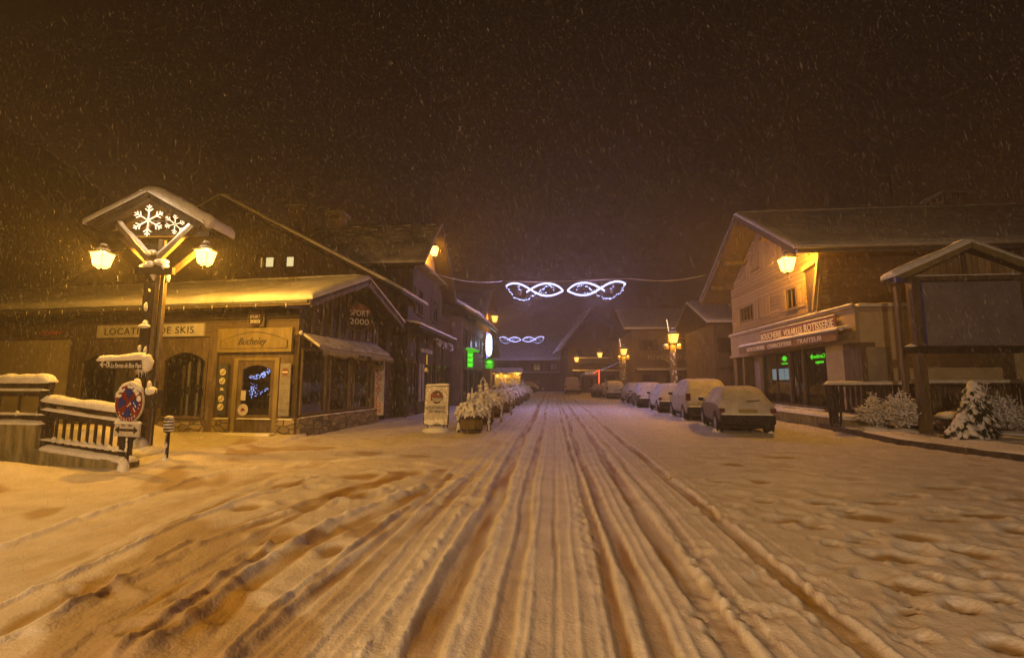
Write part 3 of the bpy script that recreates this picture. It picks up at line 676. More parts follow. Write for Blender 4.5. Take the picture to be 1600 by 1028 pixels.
# retaining wall and wooden fences at the left
wa, wb = Vector((-7.75, 7.95, 0)), Vector((-12.6, 8.35, 0)); ang = math.degrees(math.atan2(wa.y - wb.y, wa.x - wb.x))
t = thing('retaining_wall', 'low mossy concrete retaining wall topped with snow under the wooden fences', 'wall', wb, ang)
LW = (wa - wb).length; xs_ = LW - 1.98 - .05
m = MB(); m.prism([(xs_, -.2), (LW, -.2), (LW, .14), (xs_, .34)], 0, .3); m.box(-3, xs_, 0, .3, -.2, .80); m.build('wall_face', concrete, t)
m = MB(); m.snow_strip([(xs_ + .03, .15, .34), (LW + .05, .15, .14)], .34, .09, 3, .3); m.snow_strip([(-2.6, .15, .80), (xs_ + .08, .15, .80)], .36, .07, 5, .3); m.build('snow_cap', snow, t, smooth=True)
def wood_fence(label, x0, x1, za, zb, ztop_a, ztop_b, n, seed, big=False):
    t = thing('wooden_fence', label, 'fence', wb, ang, 'dark wooden fences on the retaining wall')
    def z(x, a, b): return a + (b - a) * (x - x0) / (x1 - x0)
    for x in ((x0 + .06, x1 - .06) if not big else (x1 - .12,)):
        MB().box(x - .07, x + .07, .08, .22, z(x, za, zb) - .1, z(x, ztop_a, ztop_b) + .02).build('post', wood_dark, t)
    for k, (fz, hh) in enumerate(((1.0, .09), (.78, .13), (.05, .07)) if not big else ((1.0, .12), (.72, .08), (.12, .10))):
        pa = za + (ztop_a - za) * fz; pb = zb + (ztop_b - zb) * fz
        MB().bar((x0, .15, pa - hh / 2), (x1, .15, pb - hh / 2), .09, hh).build('rail', wood_dark, t)
    for k in range(n):
        x = x0 + .28 + (x1 - x0 - .5) * k / max(1, n - 1)
        MB().box(x - .025, x + .025, .135, .16, z(x, za, zb) + .04, z(x, za + (ztop_a - za) * .72, zb + (ztop_b - zb) * .72)).build('baluster', wood_dark, t)
    m = MB(); m.snow_strip([(x0 - .08, .15, ztop_a), ((x0 + x1) / 2, .15, (ztop_a + ztop_b) / 2), (x1 + .03, .15, ztop_b)], .24, .13 if not big else .16, seed, .35)
    fz = .80 if not big else .78
    m.snow_strip([(x0, .08, za + (ztop_a - za) * fz), (x1, .08, zb + (ztop_b - zb) * fz)], .12, .045, seed + 2, .4)
    m.snow_strip([(x0, .12, za + .11), (x1, .12, zb + .11)], .12, .04, seed + 3, .4)
    for k in range(n):
        x = x0 + .28 + (x1 - x0 - .5) * k / max(1, n - 1); m.blob((x, .12, z(x, za, zb) + .12), .04, .035, .06, 8, 5, .15, seed=k)
    m.build('snow_cap', snow, t, smooth=True); return t
wood_fence('long lower wooden fence with eight balusters sloping down to the timber stand', xs_ - .02, LW - .1, .40, .22, 1.25, 1.03, 9, 2)
tf = wood_fence('short higher wooden fence section at the left edge thickly capped with snow', xs_ - 3.0, xs_ + .05, .86, .86, 1.60, 1.60, 6, 7, True)

# ---------------------------------------------------------------- ski shop
SO = (-18.31, 13.83, 0); SR = -5; L = 11.0; D = 5.05
shop = thing('ski_shop', 'low wood fronted ski hire shop with snowy gable roof at the left', 'shop', SO, SR)
SM = side(L)
WIN = [(3.35, 5.30, .55, 2.55), (6.38, 8.0, .50, 2.55)]
DOOR = (8.92, 10.42, .14, 2.30)
m = MB(); wall_open(m, -4, 2.95, -.2, 2.95, 0, .25, []); m.build('wall', plaster, shop)
m = MB(); wall_open(m, 2.953, L, -.2, 2.95, 0, .22, WIN + [(8.92, 10.42, .05, 2.30)]); m.build('wall', wood_mid, shop)
m = MB(); m.box(-4, L, -.06, .2, 2.953, 3.45); m.build('fascia', planks_shop, shop)
m = MB(); m.box(-4, L + .05, -.16, -.04, 3.453, 3.60); m.build('beam', wood_dark, shop)
m = MB(SM); wall_open(m, .0, D, .55, 2.62, 0.0, .2, [(.12, 1.42, .62, 2.58), (1.62, 2.88, .62, 2.58), (3.14, 4.55, .62, 2.58)]); m.build('wall', wood_mid, shop)
m = MB(SM); m.prism([(0, 2.623), (D, 2.623), (D, 3.85), (D / 2, 5.0), (0, 3.85)], 0.02, .22); m.build('gable_wall', planks_dark, shop)
m = MB(SM)
for k in range(9):
    x = .55 + k * .5; m.box(x, x + .10, -.03, .017, 2.66, 3.75 + (1.0 - abs(x - D / 2) / (D / 2)) * .95)
m.build('gable_slats', wood_mid, shop)
m = MB(); m.box(-4, L, D - .2, D, -.2, 3.6); m.box(-4, -3.8, .25, D - .2, -.2, 3.6); m.build('back_wall', plaster_dim, shop)
# stone plinth
m = MB(); m.box(8.35, 8.90, -.10, .003, -.2, .52); m.box(10.45, L + .03, -.10, .003, -.2, .52); m.box(3.0, 8.347, -.04, .003, -.2, .40)
m.build('stone_base', stone, shop)
m = MB(SM); m.box(.03, D, -.12, .22, -.2, .55); m.build('stone_base', stone, shop)
m = MB(); m.snow_strip([(8.36, -.06, .52), (8.90, -.06, .52)], .12, .035, 3); m.snow_strip([(10.45, -.06, .52), (11.0, -.06, .52)], .12, .035, 4)
mm = MB(SM); mm.snow_strip([(.05, -.07, .55), (D, -.07, .55)], .10, .03, 5); m.v += mm.v; m.f += [tuple(i + len(m.v) - len(mm.v) for i in f) for f in mm.f]
m.build('sill_snow', snow, shop, smooth=True)
# floor and inside
m = MB(); m.box(3, L - .25, .25, 1.6, .0, .5); m.box(3, L - .3, 1.6, 1.65, .0, 2.9); m.build('shop_interior', darkroom, shop)
# pilasters
m = MB()
for a, b in ((2.96, 3.28), (5.42, 5.68), (5.95, 6.3), (8.06, 8.36)): MB().box(a, b, -.08, -.003, .0, 2.95).build('pilaster', wood_mid, shop)
def arched(parent, M, x0, x1, z0, z1, rise, fmat, t=.07, y0=-.05, y1=.06, mull=0, gm=glass):
    n = 14; f = MB(M)
    f.box(x0, x0 + t, y0, y1, z0, z1); f.box(x1 - t, x1, y0, y1, z0, z1); f.box(x0 + t, x1 - t, y0, y1, z0, z0 + t)
    for k in range(n):
        a, b = x0 + t + (x1 - x0 - 2 * t) * k / n, x0 + t + (x1 - x0 - 2 * t) * (k + 1) / n
        def az(x): u = (x - (x0 + x1) / 2) / ((x1 - x0) / 2); return z1 - t - rise * u * u
        f.add([(a, y0, az(a)), (b, y0, az(b)), (b, y0, z1), (a, y0, z1), (a, y1, az(a)), (b, y1, az(b)), (b, y1, z1), (a, y1, z1)],
              [(0, 1, 2, 3), (7, 6, 5, 4), (0, 4, 5, 1), (3, 2, 6, 7)])
    for i in range(mull):
        x = x0 + (x1 - x0) * (i + 1) / (mull + 1); f.box(x - .02, x + .02, y0 + .01, y1 - .01, z0 + t, z1 - t)
    w_ = f.build('window', fmat, parent)
    MB(M).box(x0 + .02, x1 - .02, .01, .02, z0 + .02, z1 - .02).build('pane', gm, w_)
    return w_
for (a, b, c, d) in WIN: arched(shop, None, a, b, c, d, .32, wood_mid)
for (a, b) in ((.12, 1.42), (1.62, 2.88), (3.14, 4.55)): arched(shop, SM, a, b, .62, 2.58, .02, wood_mid, .055)
# door
d = MB(); t0 = .12
d.box(8.92, 9.06, -.05, .1, .05, 2.30); d.box(10.28, 10.42, -.05, .1, .05, 2.30); d.box(9.06, 10.28, -.05, .1, 2.22, 2.30); d.build('door_frame', wood_light, shop)
dr = arched(shop, None, 9.07, 10.27, .50, 2.21, .20, wood_mid, .13, -.02, .05, 0, glass); dr.name = 'door'
MB().box(9.07, 10.27, -.02, .05, .12, .497).build('door_panel', wood_mid, dr)
m = MB(); m.tube([(10.2, -.03, 1.22), (10.2, -.09, 1.22), (10.12, -.09, 1.22)], .014, 6); m.tube([(10.2, -.025, 1.05), (10.2, -.025, 1.32)], .02, 6); m.build('handle', metal_grey, dr)
MB().box(8.95, 10.5, -.34, -.05, -.1, .10).build('doorstep', stone, shop)
m = MB(); m.snow_slab((8.95, -.36, .10), (1.5, 0, 0), (0, .3, 0), .035, .1, 3, .3, .05); m.snow_strip([(9.08, -.04, .52), (10.26, -.04, .52)], .07, .03, 6); m.build('step_snow', snow, shop, smooth=True)
MB().box(9.2, 9.36, -.03, -.022, .0 + 1.05, 1.34).build('door_notice', white_board, dr)
MB().disc((9.30, .78), .17, -.034, -.024, 24).build('door_sticker', white_board, dr)
m = MB(); m.box(9.23, 9.37, -.04, -.035, .74, .78); m.box(9.26, 9.34, -.04, -.035, .781, .83); m.build('sticker_mark', sign_red, dr)
m = MB(); m.box(9.1, 10.2, .10, .3, .5, .56); m.build('display_shelf', curtain, shop)
# pediment sign
p = thing('shop_name_board', 'honey wood name board with arched panel above the ski shop door', 'sign', SO, SR)
m = MB(); m.box(8.40, 10.86, -.16, -.065, 2.46, 3.17); bd = m.build('board', wood_light, p)
pts = [(8.52, 2.56), (10.74, 2.56), (10.74, 2.80)] + [(10.74 - 2.22 * k / 10, 2.80 + .26 * math.sin(PI * k / 10)) for k in range(1, 10)] + [(8.52, 2.80)]
m = MB(); m.prism(pts, -.166, -.161); m.build('panel_outline', ink, p)
pts2 = [(9.63 + (x - 9.63) * .975, 2.75 + (z - 2.75) * .93) for x, z in pts]
m = MB(); m.prism(pts2, -.172, -.167); m.build('panel', wood_light, p)
text('lettering', 'Bucheley', .30, ink, p, (9.12, -.178, 2.68), width=.95, shear=.45)
# round shop signs
def round_sign(label, M, c, r, y, square=None, depth=.08):
    t = thing('round_sign', label, 'sign', SO, SR, 'round shop brand signs')
    if square: MB(M).box(c[0] - square, c[0] + square, y, y + .04, c[1] - square * .85, c[1] + square).build('backing', wood_mid, t)
    MB(M).disc(c, r, y - depth, y - .003, 32).build('disc', metal_grey if r > .3 else disc_dark, t)
    MB(M).disc(c, r * .96, y - depth - .006, y - depth - .001, 32).build('face', disc_dark, t)
    k = 24; m = MB(M); m.prism([(c[0] + r * .93 * math.cos(PI * .12 + PI * .76 * i / k), c[1] + r * .93 * math.sin(PI * .12 + PI * .76 * i / k)) for i in range(k + 1)], y - depth - .011, y - depth - .007); m.build('red_band', sign_brown, t)
    return t
def sport_text(t, M3, c, r, y, mat):
    for s_, zz in (('SPORT', .10), ('2000', -.55)):
        o = text('lettering', s_, r * .62, mat, t, (0, 0, 0), width=r * 1.42, ext=.004)
        o.matrix_local = M3 @ Matrix.Translation((c[0] - r * .71, y, c[1] + r * zz)) @ Matrix.Rotation(PI / 2, 4, 'X')
t = round_sign('small dark round SPORT 2000 sign on a square board above the shop door', None, (9.70, 3.43), .235, -.22, .27, .03)
sport_text(t, Matrix.Identity(4), (9.70, 3.43), .235, -.262, ink_white)
MT = SM
t = round_sign('large round SPORT 2000 sign hanging on the gable of the ski shop', MT @ Matrix.Translation((2.35, -.55, 0)) @ Matrix.Rotation(R(-42), 4, 'Z'), (0, 3.78), .46, 0, None, .12)
sport_text(t, MT @ Matrix.Translation((2.35, -.55, 0)) @ Matrix.Rotation(R(-42), 4, 'Z'), (0, 3.78), .46, -.135, ink_white)
MB(MT).tube([(2.35, .02, 3.9), (2.35, -.5, 3.9)], .025, 6).build('mount', metal_dark, t)
# fascia signs
t = thing('ski_hire_sign', 'long grey sign reading LOCATION DE SKIS on the shop fascia', 'sign', SO, SR)
MB().box(3.98, 7.87, -.13, -.065, 2.97, 3.36).build('board', sign_grey, t)
text('lettering', 'LOCATION DE SKIS', .30, ink, t, (4.28, -.136, 3.06), width=3.25, spacing=1.1)
t = thing('hire_sign', 'small slanted orange LOCATION lettering on the brown fascia at the left', 'sign', SO, SR)
text('lettering', 'LOCATION', .20, ink_orange, t, (1.62, -.072, 3.10), width=.86, shear=.25)
# panels by the door
t = thing('activity_panel', 'narrow slate blue panel with five round icons left of the shop door', 'sign', SO, SR)
MB().box(8.47, 8.80, -.13, -.09, .60, 2.14).build('board', slate_panel, t)
for k, zz in enumerate((1.88, 1.62, 1.10, .86)): 
    m = MB(); m.disc((8.635, zz), .10, -.137, -.131, 20); ic = m.build('icon', ink_white, t)
    m = MB(); m.bar((8.58, -.142, zz - .02), (8.62, -.142, zz - .05), .006, .02); m.bar((8.62, -.142, zz - .05), (8.70, -.142, zz + .05), .006, .02); m.build('mark', slate_panel, ic)
m = MB(); m.prism([(8.57, 1.34), (8.71, 1.34), (8.66, 1.42), (8.60, 1.42)], -.137, -.131); m.build('icon', ink_white, t)
t = thing('price_board', 'narrow pale notice board with a round emblem right of the shop door', 'sign', SO, SR)
MB().box(10.52, 10.86, -.13, -.09, .62, 2.12).build('board', grey_board, t)
m = MB()
for k in range(6): m.box(10.55, 10.83, -.135, -.131, .78 + k * .19, .785 + k * .19)
m.build('ruled_lines', ink, t)
m = MB(); m.disc((10.69, 1.88), .11, -.137, -.131, 20); em_ = m.build('emblem', sign_brown, t); MB().box(10.60, 10.78, -.142, -.138, 1.85, 1.89).build('stripe', ink_white, em_)
# awning on the gable side
t = thing('shop_awning', 'rolled out grey canvas awning with scalloped edge over the shop side windows', 'awning', SO, SR)
m = MB(SM); n = 44; vs = []; fs = []
for k in range(n + 1):
    a = k / n * 4.75; sag = .03 * math.sin(a * 5)
    vs += [(a, -.02, 2.98), (a, -.50, 2.66 + sag * .3), (a, -.78, 2.52 + sag * .5), (a, -.80, 2.30 + .05 * abs(math.sin(a * 5.2)) + sag), (a, -.76, 2.50 + sag * .5), (a, -.02, 2.95)]
for k in range(n):
    for j in range(5): fs.append((k * 6 + j, k * 6 + 6 + j, k * 6 + 7 + j, k * 6 + 1 + j))
    fs.append((k * 6 + 5, k * 6 + 11, k * 6 + 6, k * 6))
m.add(vs, fs); m.build('canvas', awning_grey, t, smooth=True)
MB(SM).tube([(-.05, -.06, 3.02), (4.8, -.06, 3.02)], .05, 8).build('roller', metal_dark, t)
m = MB(SM); m.snow_slab((.0, -.06, 3.02), (4.75, 0, 0), (0, -.60, -.40), .03, .15, 3, .5, .1); m.blob((-.06, -.08, 3.02), .06, .06, .07, 10, 6, .1, seed=3); m.build('snow_cover', snow_thin, t, smooth=True)
o = text('lettering', 'SPORT 2000', .16, ink, t, (0, 0, 0), width=.9); o.matrix_local = SM @ Matrix.Translation((2.0, -.812, 2.36)) @ Matrix.Rotation(PI / 2, 4, 'X')
# banner
t = thing('hire_banner', 'tall white vertical LOCATION banner on the far corner of the ski shop', 'sign', (-6.75, 17.75, 0), 6)
MB().box(-.28, .18, -.03, .03, .30, 2.62).build('board', white_board, t)
MB().disc((-.05, 2.38), .18, -.040, -.032, 20).build('emblem', disc_dark, t)
for k, ch in enumerate('LOCATION'): text('lettering', ch, .27, ink_red, t, (-.13, -.034, 1.90 - k * .215), bold=.006)
m = MB(); m.box(-.34, -.29, -.03, .03, -.1, 2.7); m.build('post', metal_dark, t)
# roof
zr = 5.12
rr_ = gable_roof(shop, -4.5, L + .95, -.90, 2.30, 5.35, 3.86, zr, 3.98, .12, .15, wood_dark, None, 'roof', roofsnow, 3, .25)
m = MB(); m.bar((-4.5, -.95, 3.74), (L + .95, -.95, 3.74), .10, .14)
for k in range(18):
    x = -4 + k * .88; m.bar((x, -.80, 3.70), (x, .0, 3.78), .09, .10)
m.build('rafter_tails', wood_mid, rr_)
m = MB(); m.tube([(-4.5, -1.02, 3.76), (L + .9, -1.02, 3.76)], .055, 8); m.build('gutter', metal_grey, rr_)
m = MB(); m.snow_strip([(-4.4, -1.0, 3.80), (L + .9, -1.0, 3.80)], .12, .05, 8, .5)
rq = random.Random(3)
for k in range(34):
    x = -4 + k * .46 + rq.uniform(-.1, .1); m.tube([(x, -1.03, 3.74), (x, -1.03, 3.74 - rq.uniform(.04, .14))], .018, 5, .004)
m.build('gutter_snow', snow, rr_, smooth=True)
m = MB(); m.bar((L + .90, -.92, 3.72), (L + .90, 2.3, zr - .16), .06, .20); m.bar((L + .90, 5.36, 3.86), (L + .90, 2.3, zr - .16), .06, .20); m.build('verge_board', wood_mid, rr_)
# skis and goods in the shop windows
for k, x in enumerate((6.72, 6.86, 7.25, 7.42, 7.62)):
    t = bpy.data.objects.new('ski', None); COL.objects.link(t)
    t.matrix_world = Matrix.Translation(SO) @ Matrix.Rotation(R(SR), 4, 'Z') @ Matrix.Translation((x, .45 + .05 * (k % 2), .52))
    h = 1.55 + .12 * ((k * 7) % 3); m = MB()
    m.prism([(-.045, 0), (.045, 0), (.034, h * .5), (.05, h * .9), (.03, h), (0, h + .05), (-.03, h), (-.05, h * .9), (-.034, h * .5)], -.012, .012); m.build('ski_board', [wood_light, white_board, sign_grey, awning_grey, ink_white][k], t)
    MB().box(-.035, .035, -.06, -.014, h * .42, h * .55).build('binding', ink, t)
    tag(t, ['pale ski leaning first from the left in the window beside the shop door', 'white ski leaning second from the left in the window beside the shop door', 'grey ski in the middle of the row in the shop window', 'canvas coloured ski second from the right in the shop window', 'white ski nearest the shop door in the window row'][k], 'ski', group='skis standing in the shop window')
SW = Matrix.Translation(SO) @ Matrix.Rotation(R(SR), 4, 'Z')
def inshop(p): return SW @ Vector(p)
t = thing('poster', 'pale poster hanging in the left arched shop window', 'poster', inshop((4.55, .3, 1.6)), SR)
MB().box(-.22, .22, -.01, .01, -.55, .55).build('sheet', curtain, t)
t = thing('display_case', 'square wooden display frame inside the shop side window', 'display', inshop((10.3, .9, 1.35)), SR)
frame(MB(), -.5, .5, -.35, .35, -.05, .05, .07, 1).build('frame', wood_light, t); MB().box(-.5, .5, .04, .06, -.34, .34).build('back_panel', curtain, t)
t = thing('wall_lamp', 'small amber lamp glowing inside the last shop side window', 'lamp', inshop((10.55, 3.5, 2.3)), SR)
m = MB(); m.lathe([(.05, -.25), (.09, -.22), (.09, .15), (.03, .2)], n=12); m.build('lamp_shade', win_amber, t); light(t, (0.25, 0, 0), 3, SODIUM, .05)
# blue glowing beads behind the door pane, standing in for reflected lights
t = thing('fairy_lights', 'cluster of blue white fairy lights glowing behind the shop door glass', 'christmas light', inshop((9.67, .32, 0)), SR)
m = MB(); rq = random.Random(11)
for k in range(150):
    u = rq.random(); x = -.50 + u * 1.0; z = 1.78 + .30 * math.exp(-((x - .22) / .22) ** 2) - .10 * abs(x + .1) + rq.gauss(0, .035)
    q = rq.uniform(.006, .014); m.blob((x, rq.uniform(-.05, .2), z), q, q, q, 5, 3, 0)
for k in range(45):
    q = rq.uniform(.006, .014); m.blob((-.48 + abs(rq.gauss(0, .08)), rq.uniform(-.05, .2), 1.35 + rq.gauss(0, .11)), q, q, q, 5, 3, 0)
for k in range(18):
    x = rq.uniform(-.1, .16); q = rq.uniform(.006, .012); m.blob((x, 0, 1.24 + (x + .1) * .6 + rq.gauss(0, .02)), q, q, q, 5, 3, 0)
m.build('light_beads', emit('blue_beads', (.35, .45, 1.0), 3.0), t)
m = MB(); m.tube([(-.5, .05, 1.7), (-.2, .05, 1.85), (.2, .05, 2.05), (.5, .05, 1.75)], .004, 4); m.build('wire', ink, t)

# ---------------------------------------------------------------- houses behind on the left
def house_walls(parent, M, x1, dpt, zw, zap, mat, name='wall', ops=None):
    """gable front along x at y=0"""
    m = MB(M); m.prism([(0, -.2), (x1, -.2), (x1, zw), (x1 / 2, zap), (0, zw)], 0, dpt); return m.build(name, mat, parent)
def gable_roof_y(parent, x0, x1, xr, y0, y1, z0, z1, zr, th=.16, sth=.16, mat=None, seed=1, smat=None, name='roof', step=.35):
    """ridge along local y"""
    m = MB(); m.prism([(x0, z0 - th), (xr, zr - th), (x1, z1 - th), (x1, z1), (xr, zr), (x0, z0)], y0, y1); r = m.build(name, mat or wood_dark, parent)
    s_ = MB(); s_.snow_slab((x0 - .05, y0 - .04, z0), (0, y1 - y0 + .08, 0), (xr - x0 + .05, 0, zr - z0), sth, step, seed); s_.snow_slab((xr, y0 - .04, zr), (0, y1 - y0 + .08, 0), (x1 - xr + .05, 0, z1 - zr), sth, step, seed + 2)
    s_.snow_strip([(xr, y0, zr + .03), (xr, y1, zr + .03)], .5, sth, seed + 4, .15, .3); s_.build('roof_snow', smat or snow, r, smooth=True); return r
def chimney(parent, c, w_, d_, h, mat=None, capw=.15):
    m = MB(); m.box(c[0] - w_ / 2, c[0] + w_ / 2, c[1] - d_ / 2, c[1] + d_ / 2, c[2] - 1.2, c[2] + h)
    ch = m.build('chimney', mat or plaster_grey, parent)
    m = MB()
    n = 4
    for k in range(n):
        x = c[0] - w_ / 2 + .06 + (w_ - .12) * k / (n - 1)
        for y in (c[1] - d_ / 2 + .06, c[1] + d_ / 2 - .06): m.box(x - .05, x + .05, y - .05, y + .05, c[2] + h, c[2] + h + .2)
    m.box(c[0] - w_ / 2 - capw, c[0] + w_ / 2 + capw, c[1] - d_ / 2 - capw, c[1] + d_ / 2 + capw, c[2] + h + .2, c[2] + h + .3); m.build('chimney_cap', mat or plaster_grey, ch)
    m = MB(); m.snow_slab((c[0] - w_ / 2 - capw, c[1] - d_ / 2 - capw, c[2] + h + .3), (w_ + 2 * capw, 0, 0), (0, d_ + 2 * capw, 0), .12, .15, 3); m.build('snow_cap', snow, ch, smooth=True)
    return ch

# dark chalet with two lit windows
b = thing('dark_chalet', 'dark timber chalet with two small lit windows behind the ski shop', 'house', (-22.3, 19.3, 0), 0)
m = MB(); m.prism([(0, -.2), (15.2, -.2), (15.2, 5.7), (7.95, 9.45), (0, 5.0)], 0, 2.4); m.build('wall', planks_dark, b)
gable_roof_y(b, -1.0, 16.2, 7.95, -1.1, 2.7, 4.9, 5.35, 9.72, .14, .10, seed=21, smat=roofsnow)
chimney(b, (9.9, 1.8, 9.1), .7, .7, .7, plaster_dim)
m = MB(); m.tube([(10.4, 1.6, 8.2), (10.4, 1.6, 11.6)], .025, 5)
for k in range(4): m.tube([(10.0 + .08 * k, 1.6, 10.7 + k * .22), (10.8 - .08 * k, 1.6, 10.7 + k * .22)], .012, 4)
m.tube([(10.4, 1.2, 11.2), (10.4, 2.0, 11.2)], .012, 4); m.build('antenna', metal_dark, b)
P0 = (-22.3, 19.3)
for a, c_ in ((8.42 + .0, 9.02), (9.72, 10.02)): pass
def lit_window(x0, x1, z0, z1, mat):
    f = frame(MB(), x0 - .05, x1 + .05, z0 - .05, z1 + .05, -.05, -.003, .05, 0).build('window', wood_dark, b)
    MB().box(x0, x1, -.02, -.008, z0, z1).build('pane', mat, f)
    return f
lit_window(9.52, 9.88, 6.72, 7.15, win_lit); lit_window(10.50, 10.83, 6.72, 7.15, win_lit)
m = MB(); m.box(9.28, 9.33, -.04, -.004, 6.72, 7.15); m.build('lit_slit', win_amber, b)

# dark chalet silhouette far left
b = thing('dark_chalet', 'almost black chalet whose long roof edge rises out of the left frame', 'house', (-34.5, 19.5, 0), 0)
m = MB(); m.prism([(0, -.2), (14.5, -.2), (14.5, 6.2), (3.5, 14.2), (0, 12)], 0, 5); m.build('wall', planks_dark, b)
gable_roof_y(b, -3, 16.6, 3.0, -1.2, 5.4, 10.5, 6.3, 16.0, .14, .05, seed=31, smat=wood_dark)

# chalet with the lamp in its gable (B6): gable faces the street
b = thing('gabled_house', 'tall house with a street lamp glowing in its pointed street gable', 'house', (-6.6, 20.6, 0), 90)
# local x = world Y, local y = -world X ; street wall at local y=0
W6 = 9.6
m = MB(); m.box(0, W6, 0, 9, -.2, 5.6); m.prism([(.7, 5.6), (6.7, 5.6), (6.7, 6.6), (3.1, 9.6), (.7, 7.0)], 0, 9); m.build('wall', planks_dark, b)
m = MB(); m.prism([(.75, 7.35), (5.3, 7.35), (3.1, 9.35)], -.03, -.003); m.build('gable_boards', planks_vert, b)  # paler boards put the lamp's lit triangle into the wood colour
m = MB(); m.prism([(.4, 7.2), (5.6, 7.2), (5.6, 7.33), (.4, 7.33)], -.5, -.003); m.build('gable_beam', wood_light, b)
m = MB()
m.prism([(-.1, 6.95), (3.1, 9.88), (7.2, 6.35), (7.2, 6.5), (3.1, 10.05), (-.1, 7.12)], -.75, 9.4); r6 = m.build('roof', wood_dark, b)
m = MB(); m.snow_slab((-.15, -.8, 7.12), (0, 10.2, 0), (3.25, 0, 2.93), .06, .4, 3, .3, .1); m.snow_slab((3.1, -.8, 10.05), (0, 10.2, 0), (4.15, 0, -3.55), .06, .4, 4, .3, .1)
m.build('roof_snow', noisemat('patchy_roof_snow', (.22, .21, .20), (.60, .58, .57), scale=1.1, rough=.8, bump=.4, bscale=5, lo=.35, hi=.7), r6, smooth=True)
m = MB()
for k in range(9):
    for j in range(7):
        u = (k + .5) / 9; m.bar((-.1 + 3.2 * u, -.5 + j * 1.4 + .3 * (k % 2), 7.2 + 2.93 * u), (-.1 + 3.2 * u, -.1 + j * 1.4 + .3 * (k % 2), 7.2 + 2.93 * u), .05, .03)
m.build('snow_guard', snow, r6)
chimney(b, (3.3, 5.2, 9.75), .8, .8, .75)
lantern('lit lantern hanging high in the pointed gable of the tall left house', (-6.12, 23.2, 8.42), 1000, 1.0, 'lanterns on the left side of the street', SODIUM_DEEP, bracket=(.0, 0.2, .55))
# shop floor with snowy canopy
m = MB(); m.box(-1.2, 6.6, -.9, .1, 3.95, 4.1); cn = m.build('canopy', wood_dark, b)
m = MB(); m.snow_slab((-1.25, -.95, 4.1), (7.9, 0, 0), (0, 1.0, .2), .08, .3, 5); m.build('canopy_snow', snow, cn, smooth=True)
m = MB()
for x in (-.2, 1.5, 3.2, 4.9, 6.6): m.box(x, x + .16, -.10, -.003, -.1, 3.9)
m.build('timber_post', wood_dark, b)
for k, (x0_, x1_, mt) in enumerate(((.1, 1.35, glass_dark), (1.8, 3.0, win_amber), (3.5, 4.7, glass_dark), (5.2, 6.4, glass_dark), (7.2, 8.6, glass_dark))):
    f = frame(MB(), x0_, x1_, .5, 2.6, -.06, -.003, .09, 1).build('window', wood_dark, b)
    MB().box(x0_ + .05, x1_ - .05, -.03, -.015, .55, 2.55).build('pane', curtain if k == 1 else mt, f)
for x0_, x1_ in ((1.4, 2.3), (4.4, 5.3)): simple_window(b, None, x0_, x1_, 4.9, 6.2, wood_dark, glass_dark, .45, wood_dark)
m = MB(); m.box(-.8, 1.6, -.85, -.78, 2.85, 3.15); m.build('hanging_board', wood_dark, b)
text('lettering', 'BRASSERIE', .24, ink_white, b, (-.6, -.86, 2.90), width=1.9, ext=.003)
m = MB(); rq = random.Random(21)
for k in range(26):
    x = rq.uniform(2.2, 6.4); m.tube([(x, -.8, 3.75), (x + rq.uniform(-.2, .2), -.85, 3.3 + rq.uniform(0, .3))], .014, 4)
    m.blob((x, -.82, 3.5 + rq.uniform(-.15, .25)), .10, .06, .05, 6, 4, .3, seed=k)
m.build('frosted_garland', snow_thin, b)
m = MB(); m.lathe([(.06, -.1), (.08, 0), (.05, .1)], c=(2.4, -.25, 2.2), n=10); m.build('porch_bulb', win_amber, b)
# small lit items of that shopfront
m = MB(); m.box(.95, 1.0, -.7, -.65, 2.4, 3.0); m.build('lit_strip', win_amber, b)

# next house with green shop signs (B7)
b = thing('green_sign_house', 'plastered house with shuttered windows and snowy eave above the green signs', 'house', (-6.0, 30.4, 0), 90)
m = MB(); m.box(0, 9.6, 0, 8, -.2, 6.0); m.build('wall', plaster_dim, b)
m = MB(); m.prismx([(-1.25, 6.0), (4.5, 9.4), (8.6, 7.0), (8.6, 6.85), (4.5, 9.25), (-1.25, 5.85)], -.8, 10.2); r7 = m.build('roof', wood_light, b)
m = MB(); m.snow_slab((-.85, -1.3, 6.0), (11.1, 0, 0), (0, 5.8, 3.4), .16, .4, 6); m.build('roof_snow', snow, r7, smooth=True)
for k in range(4):
    x0_ = 1.0 + k * 2.2; simple_window(b, None, x0_, x0_ + .9, 4.0, 5.3, wood_dark, glass_dark, .42, wood_dark)
for k in range(4):
    x0_ = .5 + k * 2.3; f = frame(MB(), x0_, x0_ + 1.6, .3, 2.5, -.06, -.003, .09, 1).build('window', wood_dark, b); MB().box(x0_ + .05, x0_ + 1.55, -.03, -.015, .35, 2.45).build('pane', glass_dark, f)
m = MB(); m.box(8.9, 9.0, -.5, -.42, 3.0, 5.85); m.build('blue_edge_tube', tube_blue, b)
light(b, (9.0, -.7, 4.9), 130, (.5, .75, 1.0), .25)
t = thing('backlit_sign', 'tall oval cold white backlit sign projecting below the left eave', 'sign', (-5.35, 39.2, 4.72), 0)
m = MB(); m.lathe([(.05, -1.0), (.22, -.8), (.28, -.4), (.28, .4), (.22, .8), (.05, 1.0)], n=16); m.build('light_box', sign_white, t); MB().tube([(-.6, 0, .6), (-.2, 0, .6)], .03, 6).build('mount', metal_dark, t)
light(t, (.0, -.6, 0), 40, (.6, .7, 1), .3)
t = thing('shop_light_sign', 'green lit vertical shop sign with white letters on the left facade', 'sign', (-5.55, 30.9, 3.1), 66)
MB().box(-.34, .34, -.07, .07, -.55, .55).build('light_box', noisemat('dark_green_box', (.01, .10, .01), (.015, .14, .015), scale=3, rough=.4, bump=0), t)
